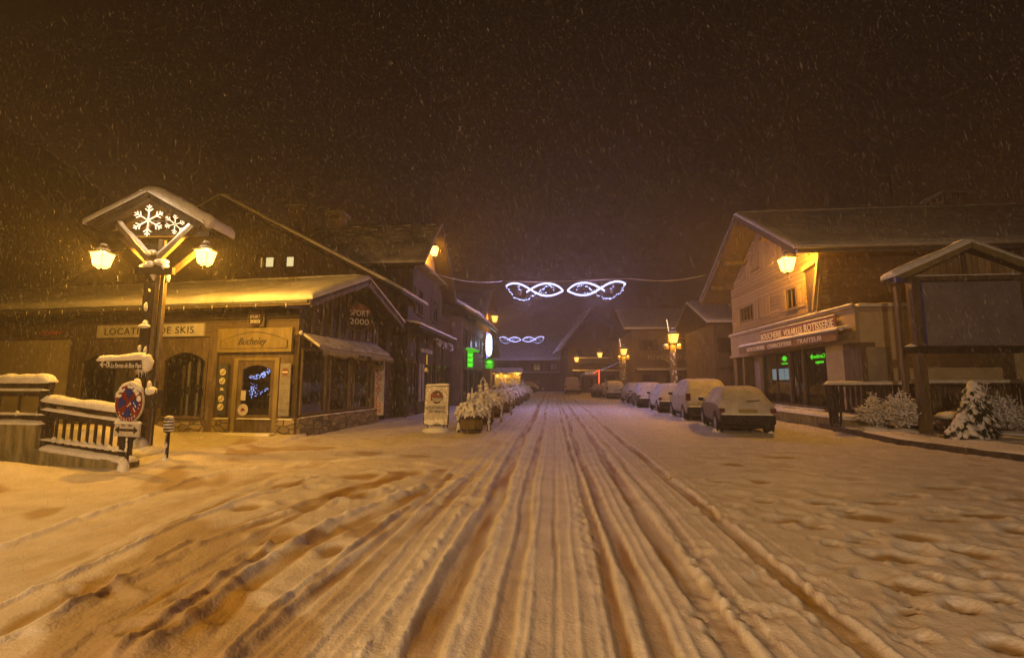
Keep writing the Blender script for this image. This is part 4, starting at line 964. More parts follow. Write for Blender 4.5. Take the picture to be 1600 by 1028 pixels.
MB().box(-.34, .34, -.074, -.071, -.55, .55).build('lit_face', neon_green_dim, t)
for k, ch in enumerate(('car', 'ref', 'our')): text('lettering', ch, .42, neon_green, t, (-.28, -.085, .18 - k * .33), width=.56, ext=.006)
t = thing('shop_light_sign', 'square green lit shop sign with round emblem hanging over the left pavement', 'sign', (-4.75, 35.2, 2.95), 0)
MB().box(-.52, .52, -.08, .08, -.48, .48).build('light_box', MATS['dark_green_box'], t)
def green_emblem(t, s=1.0, y=-.09, mir=1):
    m = MB(); m.prism([(-.34 * s, .17 * s), (-.05 * s, -.02 * s), (-.05 * s, .36 * s)], y, y + .008); m.prism([(.34 * s, .17 * s), (.05 * s, .36 * s), (.05 * s, -.02 * s)], y, y + .008)
    m.disc((0, .17 * s), .12 * s, y - .006, y - .001, 14); return m.build('emblem', neon_green, t)
green_emblem(t)
text('lettering', 'Carrefour', .20, neon_green, t, (-.40, -.088, -.22), width=.80); text('lettering', 'montagne', .17, neon_green, t, (-.36, -.088, -.40), width=.72)
t.scale = (.72, .72, .8); light(t, (0, -.5, 0), 14, (.2, 1, .1), .3); MB().tube([(-1.2, 0, .5), (.4, 0, .5)], .025, 6).build('mount', metal_dark, t)
t = thing('green_canopy', 'flat green lit canopy between the two green shop signs', 'canopy', (-5.5, 33, 3.85), 0)
MB().box(-.45, .05, -1.4, 1.4, -.05, .06).build('canopy_panel', neon_green_dim, t); m = MB(); m.snow_slab((-.45, -1.4, .06), (.5, 0, 0), (0, 2.8, 0), .08, .2, 4); m.build('snow_cap', snow, t, smooth=True)

# further left houses
b = thing('far_left_house', 'dim tall house beyond the green signs with steep snowy roof', 'house', (-6.9, 41.5, 0), 90)
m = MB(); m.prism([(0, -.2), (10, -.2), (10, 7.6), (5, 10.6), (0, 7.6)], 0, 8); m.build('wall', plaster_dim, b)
m = MB(); m.prism([(-1, 7.0), (5, 10.8), (11, 7.0), (11, 7.15), (5, 10.98), (-1, 7.15)], -1.0, 8.5); r8 = m.build('roof', wood_dark, b)
m = MB(); m.snow_slab((-1, -1, 7.15), (0, 9.5, 0), (6, 0, 3.83), .12, .5, 3); m.snow_slab((5, -1, 10.98), (0, 9.5, 0), (6, 0, -3.83), .12, .5, 3); m.build('roof_snow', roofsnow, r8, smooth=True)
for k in range(3): simple_window(b, None, 1 + k * 3, 2.1 + k * 3, 4.2, 5.6, wood_dark, glass_dark, .45, wood_dark)
lantern('small far lantern high on the dim house beyond the white oval sign', (-6.1, 49.2, 8.35), 900, 1.5, 'lanterns on the left side of the street', SODIUM_DEEP, lamp_far, bracket=(-.7, 0, .2))
b = thing('far_left_house', 'low dim house further left at the bend of the street', 'house', (-8.5, 54, 0), 90)
m = MB(); m.prism([(0, -.2), (12, -.2), (12, 5.5), (6, 8.6), (0, 5.5)], 0, 8); m.build('wall', plaster_dim, b)
m = MB(); m.prism([(-1, 5.1), (6, 8.7), (13, 5.1), (13, 5.3), (6, 8.9), (-1, 5.3)], -1.0, 8.5); r8 = m.build('roof', wood_dark, b)
m = MB(); m.snow_slab((-1, -1, 5.3), (0, 9.5, 0), (7, 0, 3.6), .15, .5, 3); m.snow_slab((6, -1, 8.9), (0, 9.5, 0), (7, 0, -3.6), .15, .5, 3); m.build('roof_snow', snow, r8, smooth=True)
for k in range(3): simple_window(b, None, 1 + k * 3.6, 2.1 + k * 3.6, 2.8, 4.0, wood_dark, glass_dark, .45, wood_dark)
# house closing the street
b = thing('end_house', 'wide pale house closing the far end of the street', 'house', (-13, 80, 0), 0)
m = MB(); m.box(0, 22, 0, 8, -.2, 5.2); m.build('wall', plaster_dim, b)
gable_roof(b, -1, 23, -1.5, 4, 9, 5.2, 9.2, 5.6, .2, .2, wood_dark, None, 'roof', snow, 5, .6)
m = MB(); m.box(0, 22, -1.3, .0, 3.0, 3.12); m.build('balcony', wood_dark, b); m = MB(); m.snow_slab((0, -1.3, 3.12), (22, 0, 0), (0, 1.25, 0), .12, .4, 7); m.build('balcony_snow', snow, b, smooth=True)
for k in range(7): simple_window(b, None, 1.2 + k * 2.9, 2.3 + k * 2.9, 3.5, 4.7, wood_dark, glass_dark, .4, wood_dark)
b = thing('lit_kiosk', 'small amber lit kiosk glowing at the far end of the street on the left', 'kiosk', (-8.4, 68, 0), 0)
m = MB(); m.box(0, 3.8, 0, 2.2, -.1, 2.7); m.build('wall', plaster, b)
gable_roof(b, -.3, 4.1, -.5, 1.1, 2.6, 2.75, 3.5, 2.75, .12, .15, wood_dark, None, 'roof', snow, 5, .3)
m = MB()
for x in (.3, 1.7, 2.9): m.box(x, x + .7, -.03, -.003, .9, 2.1)
m.build('window', win_amber, b)
for k, (x, z) in enumerate(((-7.9, 2.45), (-6.7, 2.4), (-5.0, 2.7))):
    lantern(['leftmost of the three small lanterns on the far kiosk', 'middle one of the three small lanterns on the far kiosk', 'rightmost and highest of the three small lanterns on the far kiosk'][k], (x, 67.2, z), 170, 1.1, 'lanterns on the far kiosk', SODIUM, lamp_far)

# ---------------------------------------------------------------- right side: butcher's chalet
b = thing('butcher_chalet', 'large log chalet with butcher shop below and a lantern on its lit gable', 'house', (10.4, 27.3, 0), -90)
# local x = 27.3 - worldY ; local y = worldX - 10.4 ; front faces the street (-X)
WB = 8.8      # to world Y 18.5
apx, zap, ze = 4.4, 9.45, 6.75
m = MB(); m.prism([(0, 4.25), (WB, 4.25), (WB, 6.9), (apx, 9.5), (0, 6.9)], 0, .3); m.build('gable_wall', planks_log, b)
m = MB(); m.prism([(1.3, 7.02), (WB - 1.3, 7.02), (apx, 9.2)], -.04, -.003); m.build('gable_boards', planks_vert, b)
m = MB(); m.box(0, WB, .3, 16, 4.2, 6.95); m.build('side_wall', planks_side, b)
m = MB(); m.box(0, WB, .5, 16, -.2, 4.2); m.build('ground_floor', plaster_grey, b)
m = MB()
m.prism([(-1.6, 6.35), (apx, 9.62), (WB + .75, 6.45), (WB + .75, 6.62), (apx, 9.82), (-1.6, 6.52)], -1.25, 17); rb = m.build('roof', wood_mid, b)
m = MB(); m.snow_slab((-1.65, -1.3, 6.52), (0, 18.3, 0), (apx + 1.65, 0, 3.3), .13, .35, 3); m.snow_slab((apx, -1.3, 9.82), (0, 18.3, 0), (WB + .8 - apx, 0, -3.2), .13, .35, 4)
m.snow_strip([(apx, -1.3, 9.84), (apx, 17, 9.84)], .5, .14, 4, .15, .3); m.snow_strip([(WB + .80, -1.28, 6.60), (WB + .80, 17, 6.60)], .20, .14, 9, .4, .12); m.build('roof_snow', roofsnow, rb, smooth=True)
m = MB(); m.tube([(WB + .90, -1.25, 6.42), (WB + .90, 17, 6.42)], .07, 8)
m.build('gutter', metal_grey, rb)
m = MB()
for i, (x, z) in enumerate(((.3, 7.15), (2.2, 8.1), (apx, 9.45), (6.6, 8.1), (8.5, 7.1))): m.box(x - .1, x + .1, -1.15, .0, z - .32, z - .12)
m.bar((-1.6, -1.2, 6.33), (apx, -1.2, 9.60), .06, .24); m.bar((WB + .75, -1.2, 6.43), (apx, -1.2, 9.60), .06, .24)
m.build('purlin', wood_mid, rb)
m = MB()
for k in range(16): m.bar((7.0, -.5 + k * 1.15, 8.22), (7.0, -.25 + k * 1.15, 8.22), .06, .05)
m.build('snow_guard', snow, rb)
for (x0_, x1_, yy) in ((WB - .12, WB + .42, -.10), (WB - .02, WB + .60, -.30)): MB().bar((x0_, yy, 4.32), (x1_, yy, 6.40), .12, .12).build('eave_brace', wood_light, b)
MB().bar((WB - .9, -.12, 6.12), (WB + .55, -.12, 6.34), .16, .18).build('eave_beam', wood_light, b)
MB().box(WB - .95, WB - .30, -.02, -.003, 4.4, 6.1).build('recess_panel', planks_dark, b)
chimney(b, (3.6, 9.0, 9.6), 1.1, .9, .75)
m = MB(); m.tube([(4.5, 6.0, 9.6), (4.5, 6.0, 12.0)], .025, 5)
for k in range(4): m.tube([(4.5, 5.5 + .06 * k, 11.0 + k * .2), (4.5, 6.5 - .06 * k, 11.0 + k * .2)], .014, 4)
m.build('antenna', metal_dark, b)
# upper windows
simple_window(b, None, 6.30, 7.10, 4.70, 5.62, wood_mid, glass_dark, None, mid=1)
for xx in (5.62, 7.16):
    m = MB(); m.box(xx, xx + .56, -.05, -.008, 4.68, 5.66); m.box(xx + .05, xx + .51, -.065, -.05, 4.85, 4.93); m.box(xx + .05, xx + .51, -.065, -.05, 5.42, 5.50); m.build('shutter', planks_vert, b)
f = frame(MB(), 1.3, 2.9, 4.75, 5.6, -.05, -.003, .08, 3).build('window', wood_mid, b); MB().box(1.35, 2.85, -.02, -.01, 4.8, 5.55).build('pane', glass_dark, f)
for xx in (.65, 2.95, 3.55, 4.15):
    m = MB(); m.box(xx, xx + .5, -.05, -.008, 4.7, 5.65); m.build('shutter', planks_vert, b)
simple_window(b, None, 3.0, 3.8, 7.25, 8.05, wood_mid, planks_vert, None, mid=1)
m = MB(); m.box(0, WB + .1, -.06, .0, 4.24, 4.36); m.build('ledge', wood_mid, b)
# side windows
MSide = Matrix.Translation((WB, 0, 0)) @ Matrix.Rotation(PI / 2, 4, 'Z')
m = MB(MSide); m.box(4.9, 6.1, -.05, -.004, 4.75, 5.95); m.build('shutter', planks_side, b)
lantern('bright lantern on the log gable of the butcher chalet', (9.35, 18.75, 6.22), 1900, 1.15, 'lanterns on the right side of the street', SODIUM_DEEP, bracket=(1.05, .3, .15))
# protruding shop: fascia
shp = b
XF = 10.85    # local x for world Y 16.45
m = MB(); m.box(-.1, XF, -.12, .0, 2.98, 4.18); fa = m.build('fascia', beige_band, b)
m = MB(); m.box(-.15, XF + .05, -.20, -.12, 2.92, 3.05); m.box(-.15, XF + .05, -.20, -.12, 4.10, 4.22); m.build('moulding', beige_band, fa)
m = MB(); m.snow_strip([(-.15, -.16, 4.22), (XF + .05, -.16, 4.22)], .16, .05, 3, .4); m.build('fascia_snow', snow, fa, smooth=True)
m = MB(); m.box(WB + .003, XF - .003, .003, 14, -.2, 4.12); m.build('annex_wall', plaster, b)
m = MB(); m.snow_slab((WB + .02, -.05, 4.14), (XF - WB + .1, 0, 0), (0, 14, 0), .12, .3, 6); m.build('annex_roof_snow', snow, b, smooth=True)
MX = Matrix.Translation((XF, 0, 0)) @ Matrix.Rotation(PI / 2, 4, 'Z')
m = MB(MX); m.box(.0, 14, -.04, -.0, 3.95, 4.1); m.build('annex_trim', plaster_grey, b)
m = MB(MX); m.box(.15, .85, -.05, .0, .55, 2.75); m.build('side_door', curtain, b)
# storefront piers and glass
m = MB()
for a_, c_ in ((-.1, .35), (1.1, 1.35), (3.2, 3.5), (6.0, 6.12), (7.1, 7.2), (9.9, XF)): MB().box(a_, c_, -.02, .45, -.1, 2.915).build('pier', wood_mid, b)
m = MB(); m.box(3.5, 9.9, -.01, .35, .0, .60); m.build('stall_riser', plaster_grey, b)
f = frame(MB(), 3.5, 5.98, .62, 2.9, .05, .12, .07, 1).build('shop_window', metal_dark, b); MB().box(3.55, 5.93, .08, .09, .66, 2.86).build('pane', glass, f)
f = frame(MB(), 7.22, 9.88, .62, 2.9, .05, .12, .07, 0).build('shop_window', metal_dark, b); MB().box(7.27, 9.83, .08, .09, .66, 2.86).build('pane', glass, f)
f = frame(MB(), 6.14, 7.08, .62, 2.9, .05, .12, .09, 1).build('shop_door', metal_dark, b); MB().box(6.2, 7.02, .08, .09, .7, 2.84).build('pane', glass, f)
m = MB(); m.tube([(6.5, .0, 1.4), (6.5, .0, 1.8)], .02, 6); m.build('handle', metal_grey, f)
m = MB(); m.box(3.4, 9.9, .40, .48, .5, 2.95); m.build('interior_blind', darkroom, b)
for k, (a_, c_) in enumerate(((3.65, 4.15), (4.3, 4.75), (4.85, 5.45))): MB().box(a_, c_, .36, .395, 1.68, 2.20).build('lit_poster', win_cold, b)
t = thing('butcher_sign', 'long brown BOUCHERIE VOLAILLES ROTISSERIE sign above the butcher awning', 'sign', (10.4, 27.3, 0), -90)
MB().box(4.0, 10.0, -.26, -.21, 3.50, 3.98).build('board', sign_brown, t)
MB().box(4.0, 10.0, -.30, -.21, 3.42, 3.497).build('rail', wood_mid, t)
text('lettering', 'BOUCHERIE', .40, ink_white, t, (4.1, -.275, 3.58), width=2.0, bold=.004); text('lettering', 'VOLAILLES', .36, ink_white, t, (6.3, -.275, 3.58), width=1.5, bold=.004); text('lettering', 'ROTISSERIE', .42, ink_white, t, (7.95, -.275, 3.57), width=1.95, bold=.006)
m = MB(); m.snow_strip([(4.0, -.24, 3.98), (10.0, -.24, 3.98)], .08, .03, 3, .5); m.build('snow_cap', snow, t, smooth=True)
t = thing('butcher_awning', 'folded brown awning lettered BOUCHERIE CHARCUTERIE TRAITEUR edged with snow', 'awning', (10.4, 27.3, 0), -90)
m = MB(); m.prismx([(-.10, 3.42), (-.62, 3.36), (-.66, 3.0), (-.62, 3.0), (-.58, 3.30), (-.10, 3.36)], 2.35, 10.65); m.build('canvas', awning_brown, t)
MB().tube([(2.3, -.60, 3.36), (10.7, -.60, 3.36)], .05, 8).build('roller', metal_grey, t)
m = MB(); m.snow_slab((2.3, -.66, 3.40), (8.4, 0, 0), (0, .5, .05), .07, .2, 5, .4, .08); m.blob((10.66, -.52, 3.40), .06, .12, .07, 8, 6, .15, seed=3); m.build('snow_cover', snow, t, smooth=True)
text('lettering', 'BOUCHERIE', .26, ink_white, t, (3.4, -.668, 3.07), width=1.9, bold=.003); text('lettering', 'CHARCUTERIE', .26, ink_white, t, (5.6, -.668, 3.07), width=2.1, bold=.003); text('lettering', 'TRAITEUR', .26, ink_white, t, (8.1, -.668, 3.07), width=1.75, bold=.003)
t = thing('window_sign', 'small green neon emblem in the left window of the butcher shop', 'sign', (10.53, 21.85, 2.50), -90)  # glowing copy of the sign opposite, put in as its reflection
green_emblem(t, .75, -.03); text('lettering', 'Carrefour', .13, neon_green, t, (-.28, -.03, -.13), width=.56)
t = thing('window_sign', 'mirrored green neon shop name in the right window of the butcher shop', 'sign', (10.53, 19.35, 2.52), -90)  # mirrored copy glows behind the pane in place of a reflection
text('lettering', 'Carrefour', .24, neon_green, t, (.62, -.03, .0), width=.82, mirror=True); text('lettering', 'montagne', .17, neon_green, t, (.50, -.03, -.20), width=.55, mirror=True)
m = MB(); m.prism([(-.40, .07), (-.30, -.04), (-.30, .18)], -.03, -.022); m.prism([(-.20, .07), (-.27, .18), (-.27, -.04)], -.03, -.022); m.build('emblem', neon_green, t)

# terrace with retaining wall
t = tag(MB().box(9.3, 20, 15.75, 29, -.2, .42).build('terrace', concrete, None), kind='structure')
m = MB(); m.snow_slab((9.22, 15.68, .42), (1.15, 0, 0), (0, 10.6, 0), .07, .25, 3, .4, .1); m.snow_slab((10.38, 15.68, .42), (8, 0, 0), (0, .68, 0), .07, .25, 3, .4, .1); o = m.build('terrace_snow', snow, None, smooth=True); o['kind'] = 'structure'
t = thing('doorsteps', 'two shallow snow edged steps at the butcher shop door', 'steps', (10.1, 20.6, .42), -90)
MB().box(-1.3, 2.5, -.1, .28, 0, .12).build('step', stone, t); MB().box(-1.0, 2.2, .05, .28, .12, .22).build('step', stone, t)
m = MB(); m.snow_strip([(-1.3, -.06, .12), (2.5, -.06, .12)], .12, .04, 4); m.build('step_snow', snow, t, smooth=True)
# planting bed
bed = [(9.25, 17.2), (9.0, 14.8), (8.75, 12.8), (9.0, 11.3), (9.35, 10.3), (9.9, 9.4), (11.0, 8.6), (13, 8.0), (20, 7.6)]
m = MB(); nb = len(bed)
vs = []; fs = []
for x, y in bed: vs += [(x, y, -.15), (x, y, .14), (x + .16, y + .10, .14), (x + .16, y + .1, -.15)]
for i in range(nb - 1):
    for j in range(3): fs.append((i * 4 + j, i * 4 + 4 + j, i * 4 + 5 + j, i * 4 + 1 + j))
m.add(vs, fs); tag(m.build('kerb', curb_mat), kind='structure')
m = MB(); NX = 60; NY = 60; vs = []; fs = []
def bedx(y):
    for (xa, ya), (xb, yb) in zip(bed[:-1], bed[1:]):
        if yb <= y <= ya: return xa + (xb - xa) * (ya - y) / max(1e-6, ya - yb)
    return 20
for j in range(NY + 1):
    y = 7.65 + (15.74 - 7.65) * j / NY; xl = bedx(y) + .03
    for i in range(NX + 1):
        x = xl + (22 - xl) * (i / NX) ** 1.3
        e_ = min(1, (x - xl) / .12)
        vs.append((x, y, .10 + .09 * e_ + .10 * noise.noise((x * .8, y * .8, 3)) * e_ + .035 * noise.noise((x * 4, y * 4, 1))))
for j in range(NY):
    for i in range(NX): a_ = j * (NX + 1) + i; fs.append((a_, a_ + 1, a_ + NX + 2, a_ + NX + 1))
m.add(vs, fs); tag(m.build('bed_snow', snow, None, smooth=True), kind='structure')

# railing on the terrace
t = thing('terrace_railing', 'dark wooden railing with closely set balusters along the snowy terrace', 'railing', (8.95, 15.85, 0), 0)
for k, x in enumerate((0, 2.3, 4.6, 7.0)): MB().box(x, x + .12, -.06, .06, .35, 1.52).build('post', wood_dark, t)
MB().box(-.1, 7.3, -.07, .07, 1.44, 1.52).build('rail', wood_dark, t); MB().box(0, 7.3, -.05, .05, .62, .70).build('rail', wood_dark, t)
for k in range(44):
    x = .17 + k * .162
    MB().prism([(x, .70), (x + .09, .70), (x + .075, .95), (x + .1, 1.15), (x + .08, 1.44), (x + .01, 1.44), (x - .01, 1.15), (x + .015, .95)], -.02, .02).build('baluster', wood_mid if k > 12 else wood_dark, t)
m = MB(); m.snow_strip([(-.15, 0, 1.52), (2.2, 0, 1.53), (2.3, 0, 1.57), (7.3, 0, 1.60)], .26, .10, 4, .2); m.build('snow_cap', snow, t, smooth=True)
t = thing('end_post', 'tapered dark slatted bin post at the left end of the terrace railing', 'post', (8.86, 15.5, .2), 0)
m = MB(); 
for k in range(4): m.bar((-.14 + k * .10, 0, 0.1), (-.2 + k * .14, 0, 1.28), .06, .03)
m.bar((-.16, .02, .28), (.20, .02, .28), .03, .05); m.bar((-.2, .02, 1.0), (.25, .02, 1.0), .03, .05); m.build('slat', wood_dark, t)
m = MB(); m.tube([(-.12, 0, 0), (-.12, 0, .14)], .03, 6); m.tube([(.14, 0, 0), (.14, 0, .14)], .03, 6); m.build('foot', metal_dark, t)

# roofed board (kiosk)
k_ = thing('roofed_notice_screen', 'wooden stand with blank grey screen under a small snowy gable roof', 'notice board', (11.63, 13.85, .1), 0)
hw = 2.02; ez, ap = 4.43, 5.36
for x in (-1.46, 1.46):
    MB().box(x, x + .20, -.12, .12, 0, 4.32).build('post', wood_mid, k_)
m = MB(); m.box(-1.62, -1.52, .25, .38, 1.2, 4.25); m.build('rear_post', wood_mid, k_)
m = MB(); m.box(-1.26, 1.46, -.10, .10, 2.28, 2.48); m.box(-1.78, -1.20, -.16, -.121, 2.28, 2.48); m.build('lower_beam', wood_dark, k_)
m = MB(); m.box(-1.8, 1.8, -.13, .13, 4.323, 4.47); m.build('tie_beam', wood_mid, k_)
MB().box(-1.14, 1.44, -.03, .03, 2.50, 4.30).build('screen', screen_panel, k_)
MB().box(-1.255, -1.145, -.06, .06, 2.49, 4.31).build('blue_edge', blue_trim, k_)
m = MB(); m.prism([(-1.7, 4.473), (1.7, 4.473), (0, 5.18)], -.05, .05); m.build('gable_panel', planks_vert, k_)
MB().box(-.05, .07, -.10, -.053, 4.473, 5.15).build('king_post', wood_mid, k_)
m = MB(); m.prism([(-hw, ez - .14), (0, ap - .14), (hw, ez - .14), (hw, ez), (0, ap), (-hw, ez)], -.35, .14); kr = m.build('roof', wood_dark, k_)
m = MB(); m.bar((-hw, -.38, ez - .1), (0, -.38, ap - .09), .05, .15); m.bar((hw, -.38, ez - .1), (0, -.38, ap - .09), .05, .15); m.build('verge_board', wood_light, kr)
MB().box(-hw - .06, -hw + .10, -.43, -.34, ez - .20, ez - .05).build('blue_edge', blue_trim, kr)
m = MB(); m.snow_slab((-hw - .06, -.42, ez), (0, .60, 0), (hw + .06, 0, ap - ez), .12, .15, 3, .35, .12); m.snow_slab((0, -.42, ap), (0, .60, 0), (hw + .06, 0, -(ap - ez)), .12, .15, 6, .35, .12); m.snow_strip([(0, -.40, ap + .02), (0, .14, ap + .02)], .4, .12, 3)
m.snow_strip([(-1.4, -.14, 4.47), (1.4, -.14, 4.47)], .06, .03, 4); m.snow_strip([(-1.78, -.14, 2.48), (-1.5, -.14, 2.48)], .2, .07, 4); m.build('roof_snow', snow, kr, smooth=True)

# ---------------------------------------------------------------- plants
def snowy_shrub(name, label, loc, hgt, rad, n, seed, group, upright=.6):
    t = thing(name, label, 'shrub', loc, seed * 37, group); q = random.Random(seed); a_ = MB(); s_ = MB()
    for k in range(n):
        az = q.uniform(0, 2 * PI); lean = q.uniform(.05, 1) ** .7; h = hgt * q.uniform(.4, 1.0) * (1 - .35 * lean); r = rad * lean
        pts = [Vector((math.cos(az) * r * u ** 1.1 + q.uniform(-.02, .02), math.sin(az) * r * u ** 1.1 + q.uniform(-.02, .02), h * (u ** .8 if upright > .5 else math.sin(u * PI * .8) * 1.0) - .28 * h * lean * u ** 3)) for u in (0, .25, .5, .75, 1)]
        a_.tube(pts, .014, 4, .004, False)
        s_.tube([p + Vector((0, 0, .018)) for p in pts[1:]], .017, 5, .009)
        for j in range(9):
            u = q.uniform(.2, 1); i = min(3, int(u * 4)); p = pts[i].lerp(pts[i + 1], u * 4 - i)
            d = Vector((q.uniform(-1, 1), q.uniform(-1, 1), q.uniform(-.1, 1))).normalized() * q.uniform(.12, .30) * (rad + .2)
            a_.tube([p, p + d], .006, 3, .002, False); s_.tube([p + d * .1 + Vector((0, 0, .012)), p + d * .6 + Vector((0, 0, .018)), p + d + Vector((0, 0, .008))], .011, 5, .006)
            if q.random() < .5: s_.blob(p + d * .6 + Vector((0, 0, .02)), .035, .03, .022, 6, 4, .2, seed=k * 7 + j)
    a_.build('branches', twig, t); s_.build('clinging_snow', snow, t, smooth=True)
    m = MB(); m.blob((0, 0, .03), rad * .8, rad * .6, .10, 12, 6, .1, seed=seed); m.build('snow_mound', snow, t, smooth=True)
    return t
SG = 'bare snowy shrubs in the bed at the right'
snowy_shrub('snowy_shrub', 'bare snow dusted shrub nearest the slatted post at the left end of the bed', (9.62, 14.85, .15), 1.25, .50, 110, 3, SG)
snowy_shrub('snowy_shrub', 'broad spiky snowy shrub in front of the terrace railing', (10.02, 14.3, .15), 1.45, .55, 150, 5, SG)
snowy_shrub('snowy_shrub', 'dense snowy shrub at the right edge behind the snow laden conifer', (12.35, 13.9, .15), 1.25, .75, 120, 8, SG)
snowy_shrub('snowy_shrub', 'thin tall bare shrub behind and right of the snow laden conifer', (12.75, 15.0, .15), 1.7, .6, 60, 12, SG)
def conifer(label, loc, h, r, n, seed):
    t = thing('small_conifer', label, 'conifer', loc, 0, 'snow laden little conifers in the right bed'); q = random.Random(seed); g = MB(); s_ = MB()
    MB().tube([(0, 0, 0), (0, 0, h * .9)], .05, 8, .02).build('trunk', wood_dark, t)
    for k in range(n):
        z = h * (1 - (k + .5) / n) ** .85 * .98 + .02; rr0 = r * (1 - (z / h) ** 3.2) * q.uniform(.65, 1.05) + .05
        az = k * 2.39996 + q.uniform(-.4, .4); c = Vector((math.cos(az) * rr0 * .75, math.sin(az) * rr0 * .75, z))
        tip = Vector((math.cos(az) * rr0 * 1.1, math.sin(az) * rr0 * 1.1, z - .22 * q.uniform(.5, 1.3)))
        for j in range(7):
            a2 = az + q.uniform(-.6, .6); l = q.uniform(.10, .22); p = c.lerp(tip, q.random())
            d = Vector((math.cos(a2), math.sin(a2), -q.uniform(.6, 1.6))).normalized() * l; w_ = Vector((-math.sin(a2), math.cos(a2), 0)) * .022
            g.add([p - w_, p + w_, p + d + w_ * .3, p + d - w_ * .3], [(0, 1, 2, 3)])
            g.add([p + w_.cross(d).normalized() * .02, p - w_.cross(d).normalized() * .02, p + d], [(0, 1, 2)])
        if q.random() < .80:
            rot = Matrix.Rotation(az, 3, 'Z') @ Matrix.Rotation(.75 + q.uniform(-.15, .35), 3, 'Y')
            s_.blob(c.lerp(tip, .5) + Vector((0, 0, .04)), .10 * q.uniform(.8, 1.5), .065 * q.uniform(.7, 1.4), .045 * q.uniform(.8, 1.3), 7, 5, .28, rot.to_quaternion(), seed=k)
    s_.blob((0, 0, h * .96), .22 * r / .5, .20 * r / .5, .13, 10, 6, .15, seed=1)
    g.build('foliage', green_leaf, t); s_.build('clinging_snow', snow, t, smooth=True); return t
conifer('tall rounded conifer heavy with snow in the right bed', (10.95, 13.1, .18), 1.38, .29, 360, 3)
conifer('tiny conifer bowed under snow clumps in front of the taller one', (10.2, 12.6, .15), .58, .30, 70, 9)
t = thing('snow_covered_rock', 'round dark boulder with a thick snow cap left of the taller conifer', 'rock', (11.2, 13.95, .15), 0)
MB().blob((0, 0, .22), .48, .4, .33, 12, 7, .1, seed=2).build('stone', curb_mat, t); m = MB(); m.blob((0, 0, .50), .52, .44, .14, 14, 6, .06, seed=3); m.build('snow_cap', snow, t, smooth=True)
t = thing('flower_tub', 'low wide tub of snow between the shrubs and the boulder', 'planter', (11.9 - 1.6, 14.9, .15), 0)
MB().box(-.2, 1.5, -.15, .2, 0, .18).build('tub', wood_dark, t); m = MB(); m.snow_slab((-.25, -.2, .18), (1.8, 0, 0), (0, .45, 0), .14, .1, 4); m.build('snow_cap', snow, t, smooth=True)

# barrels along the left pavement
def barrel(label, loc, s, seed, tall=0.0, fan=1.0):
    t = thing('barrel_planter', label, 'planter', loc, seed * 50, 'snow covered barrel planters along the left pavement'); q = random.Random(seed)
    m = MB(); m.lathe([(.30, 0), (.34, .12), (.36, .28), (.34, .44), (.32, .5), (.29, .5), (.29, .44)], n=20); br = m.build('barrel', barrel_wood, t, smooth=True)
    m = MB()
    for z, r in ((.08, .34), (.42, .352)): m.lathe([(r, z), (r + .008, z), (r + .008, z + .04), (r, z + .04)], n=20)
    m.build('hoop', metal_dark, br)
    a_ = MB(); s_ = MB()
    for k in range(int(44 * fan)):
        az = q.uniform(0, 2 * PI); l = q.uniform(.30, .62); hh = q.uniform(.12, .40)
        pts = [Vector((math.cos(az) * l * u, math.sin(az) * l * u, .5 + hh * math.sin(u * PI * .85) * 1.1 - .12 * u * u)) for u in (0, .2, .4, .6, .8, 1)]
        a_.tube(pts, .012, 4, .004, False); s_.tube([p + Vector((0, 0, .02)) for p in pts], .030, 6, .020)
        for i_ in (2, 3, 4): s_.blob(pts[i_] + Vector((q.uniform(-.05, .05), q.uniform(-.05, .05), .02)), q.uniform(.05, .10), .07, .05, 7, 5, .3, seed=k * 3 + i_)
    for k in range(14):
        az = q.uniform(0, 2 * PI); s_.blob((math.cos(az) * .24, math.sin(az) * .24, .56 + q.uniform(0, .14)), .14, .13, .09, 8, 5, .2, seed=k + 90)
    if tall:
        for k in range(9):
            az = q.uniform(0, 2 * PI); z = .7 + tall * k / 9; p = Vector((math.cos(az) * .16, math.sin(az) * .10, z)); s_.blob(p, .10, .07, .06, 8, 5, .25, seed=k); a_.tube([(0, 0, .5), (0, 0, z), p], .012, 4, .005, False)
        for sx in (-1, 1): s_.tube([(0, 0, .8), (sx * .12, 0, .8 + tall * .5), (sx * .10, 0, .8 + tall * .9), (0, 0, .85 + tall)], .025, 6, .018)
    a_.build('branches', twig, t); s_.build('plant_snow', snow, t, smooth=True); return t
barrel('nearest barrel planter with a tall snowy plant beside the pavement sign', (-2.55, 14.75, 0), 1, 2, .55, 1.2)
ord_ = ['second', 'third', 'fourth', 'fifth', 'sixth', 'seventh', 'eighth', 'ninth', 'tenth']
for k, (y, x) in enumerate(((17.6, -2.62), (21.2, -2.62), (24.3, -2.55), (27.6, -2.6), (31, -2.5), (34.5, -2.5), (38.5, -2.4), (42, -2.4))):
    t = barrel('%s snowy barrel planter along the left pavement counted from the pavement sign' % ord_[k], (x, y, 0), 1, 10 + k, .25 if k % 2 else .5, 1.0); t.scale = (1.2, 1.2, 1.3)
BG = 'snow crusted bollards between the barrels'
